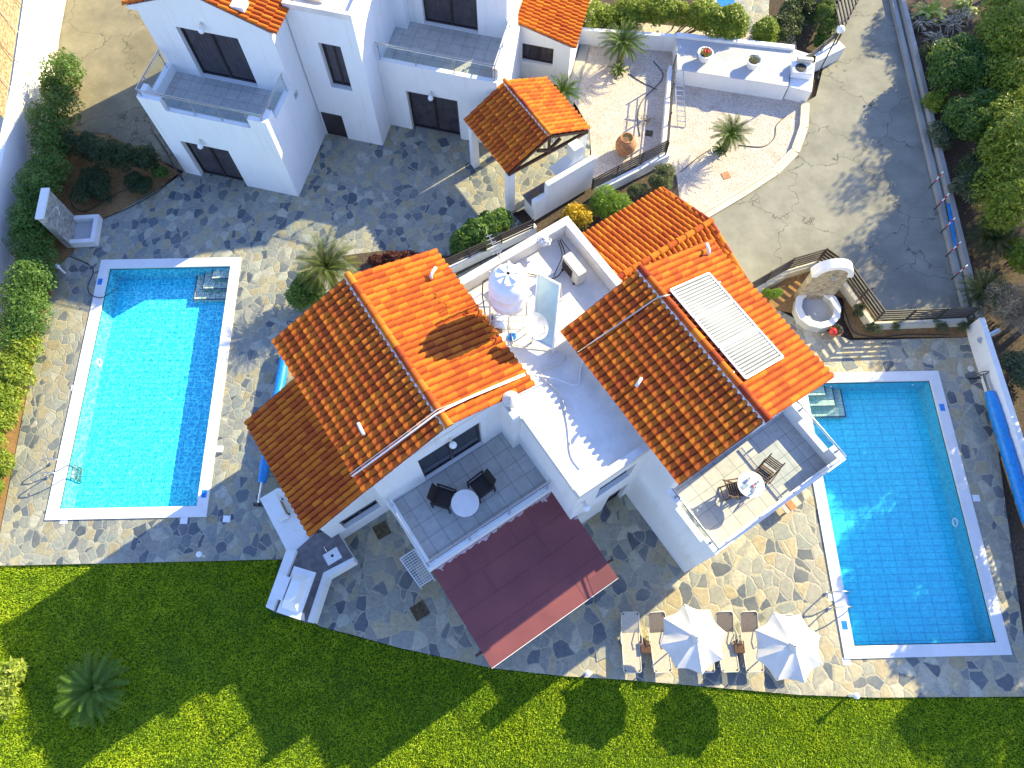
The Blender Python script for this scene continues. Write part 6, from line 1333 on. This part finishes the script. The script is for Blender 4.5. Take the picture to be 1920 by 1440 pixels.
pot('white round bowl with red flowers on the raised terrace', P(1319, 112, .85)[:2] + (.846,), .34, .42, WHITEP, LEAFY, 110, group='white bowls on the raised terrace')
pot('white round bowl with brownish green plant on the raised terrace', P(1409, 125, .85)[:2] + (.846,), .34, .42, WHITEP, LEAFG, group='white bowls on the raised terrace')
pot('terracotta pot holding a red glazed ball by the fountain', P(1561, 626, .0)[:2] + (.03,), .26, .34, POT)
m = MB(); c = P(1562, 622, .38); m.lathe(c, [(.001, -.10), (.12, -.06), (.17, .02), (.14, .10), (.001, .17)], 20); tag(m.build('red_ornament', RED, smooth=True), 'glossy red glazed ball resting in the terracotta pot', 'ornament')
c = P(1172, 278, .25); t = thing('terracotta_urn', (c[0], c[1], .012), 'large round terracotta urn standing in the gravel behind the slatted fence', 'urn'); m = MB(lambda u, v, z=0: (u + c[0], v + c[1], z)); m.lathe((0, 0, 0), [(.20, .01), (.32, .12), (.44, .34), (.46, .52), (.42, .68), (.30, .82), (.25, .86), (.28, .90), (.29, .94), (.24, .94), (.22, .84)], 32); m.build('body', POT, t, smooth=50)
n = 120; a = rng.uniform(0, 6.28, n); d = .2 * np.sqrt(rng.random(n)); leaves('foliage', LEAFG, t, np.stack([c[0] + d * np.cos(a), c[1] + d * np.sin(a), rng.uniform(.86, 1.05, n)], 1), np.tile([0, 0, 1.], (n, 1)), .12, .12, 1.2)
strap((*P2(1213, 228), .012), .34, 26, LEAFDRY, 'pale twiggy plant behind the terracotta urn', 41, .7, .012, 'dry_plant')
# street lamp and low garden lights
c = P(1530, 146, 0); t = thing('street_lamp', c, 'black lamp post with a white globe leaning into view beside the driveway', 'street lamp'); m = MB(); hh = 2.55; m.tube([(c[0], c[1], 0), (c[0], c[1], hh)], .03, 10); m.lathe((c[0], c[1], 0), [(.14, 0), (.13, .05), (.06, .12), (.035, .3)], 14); m.build('post', BLACKM, t)
m = MB(); m.lathe((c[0], c[1], hh + .17), [(.001, -.17), (.10, -.14), (.165, -.05), (.17, 0), (.165, .05), (.10, .14), (.001, .17)], 20); m.build('globe', WHITEP, t, smooth=True)
def bollard(label, loc, h=.45, lean=None):
    t = thing('garden_light', loc, label, 'garden light', 'low white garden lights'); f = lambda u, v, z=0: (u + loc[0], v + loc[1], z + loc[2]); m = MB(f); m.tube([(0, 0, 0), (0, 0, h)], .045, 10); m.build('post', WHITEP, t, smooth=40)
    m = MB(f); m.lathe((0, 0, h), [(.05, -.02), (.09, .0), (.10, .08), (.06, .12), (.001, .13)], 16); m.build('head', WHITEP, t, smooth=40)
bollard('low white garden light at the lawn edge left of the loungers', P(1100, 1262, .004), .35); bollard('low white garden light at the lawn edge below the right pool', P(1592, 1304, .004), .5); bollard('low white garden light on the shaded paving near the kitchen', P(383, 1043, .0), .4); bollard('low white garden light at the far left edge of the paving', P(0, 1058, 0), .4); bollard('low white garden light beside the bed at the top of the left pool', P(122, 512, 0), .5)
m = MB(); c = P(1819, 692, .02); m.lathe(c, [(.12, 0), (.13, .05), (.09, .06), (.001, .07)], 18); tag(m.build('ground_spotlight', CREAMP), 'round ground spotlight on the paving by the roller', 'spotlight')
# towel-covered chair showing below the right balcony
t = thing('patio_chair', P(1478, 948, 0), 'patio chair with an orange towel partly hidden under the right balcony', 'chair'); Fc = frame(33.8, *P2(1482, 940, .45)); m = MB(Fc); m.box(-.4, .3, -.28, .22, .40, .45); m.build('seat', FABRIC, t); m = MB(Fc); m.box(-.2, .05, -.285, .2, .452, .47); m.build('towel', simple('orange_towel', (.75, .22, .08), .9), t)
for u in (-.35, .25):
    for v in (-.22, .17): m = MB(Fc); m.bar((u, v, 0), (u, v, .4), .03, .03, (0, 1, 0)); m.build('leg', DKMETAL, t)
# stack of items on the flat roof edge
bush('crumpled_sheet', MF(7.9, 10.0, 0)[:2] + (5.87,), [(0, 0, 6.35, .22, .16, .12)], 260, .14, MARBLE, 'crumpled white plastic sheet at the back corner of the flat roof', 'plastic sheet', stem=False, asp=.9)
# corner of a small pool at the very top
m = MB(); m.prism([P2(1345, -60), P2(1345, 12), P2(1376, 18), P2(1380, -60)], .0, .03); tag(m.build('pool', BLUEV), 'corner of a small blue pool at the top edge', 'swimming pool')
sheet('terrace_paving', [G([(1336, 30), (1335, -90), (1445, -90), (1440, 60), (1400, 60)])], .02, FLAG_S)

# ------------------------------------------------------------------ grass
def grass(n):
    poly = lawn_edge[1:-1]; xs = np.array([p[0] for p in poly]); ys = np.array([p[1] for p in poly]); o = np.argsort(xs)
    X = rng.uniform(-18.2, 18.2, n); lim = np.interp(X, xs[o], ys[o]); Y = rng.uniform(-4.2, 3.7, n); k = (Y < lim - .02); X, Y = X[k], Y[k]
    kb = ~((X > -8.3) & (X < -6.5) & (Y > 1.75)); X, Y = X[kb], Y[kb]
    n = len(X); a = rng.uniform(0, 6.28, n); pat = .5 + .5 * np.sin(X * 1.3 + 1.7 * np.sin(Y * .9)) * np.cos(Y * 1.9 + 1.1 * np.sin(X * .7)); h = rng.uniform(.035, .075, n) * (.8 + .4 * pat); w = rng.uniform(.010, .018, n)
    lx, ly = rng.normal(0, .035, n), rng.normal(0, .035, n)
    V = np.zeros((n, 3, 3)); V[:, 0] = np.stack([X - np.cos(a) * w, Y - np.sin(a) * w, np.full(n, -.1)], 1); V[:, 1] = np.stack([X + np.cos(a) * w, Y + np.sin(a) * w, np.full(n, -.1)], 1); V[:, 2] = np.stack([X + lx, Y + ly, -.1 + h], 1)
    me = bpy.data.meshes.new('grass'); me.vertices.add(3 * n); me.vertices.foreach_set('co', V.ravel()); me.loops.add(3 * n); me.loops.foreach_set('vertex_index', np.arange(3 * n)); me.polygons.add(n); me.polygons.foreach_set('loop_start', np.arange(0, 3 * n, 3)); me.update(); me.validate(); me.materials.append(GRASS)
    at = me.attributes.new('rnd', 'FLOAT', 'FACE'); at.data.foreach_set('value', np.clip(rng.random(n) * .62 + pat * .34 + .5 * np.exp(-np.maximum(0, np.interp(X, xs[o], ys[o]) - Y) * 9) * (np.sin(X * 2.1) > -.3), 0, 1).astype(np.float32))
    o = bpy.data.objects.new('grass', me); COL.objects.link(o); tag(o, 'short mown grass of the lawn', 'grass', kind='stuff')
grass(420000)
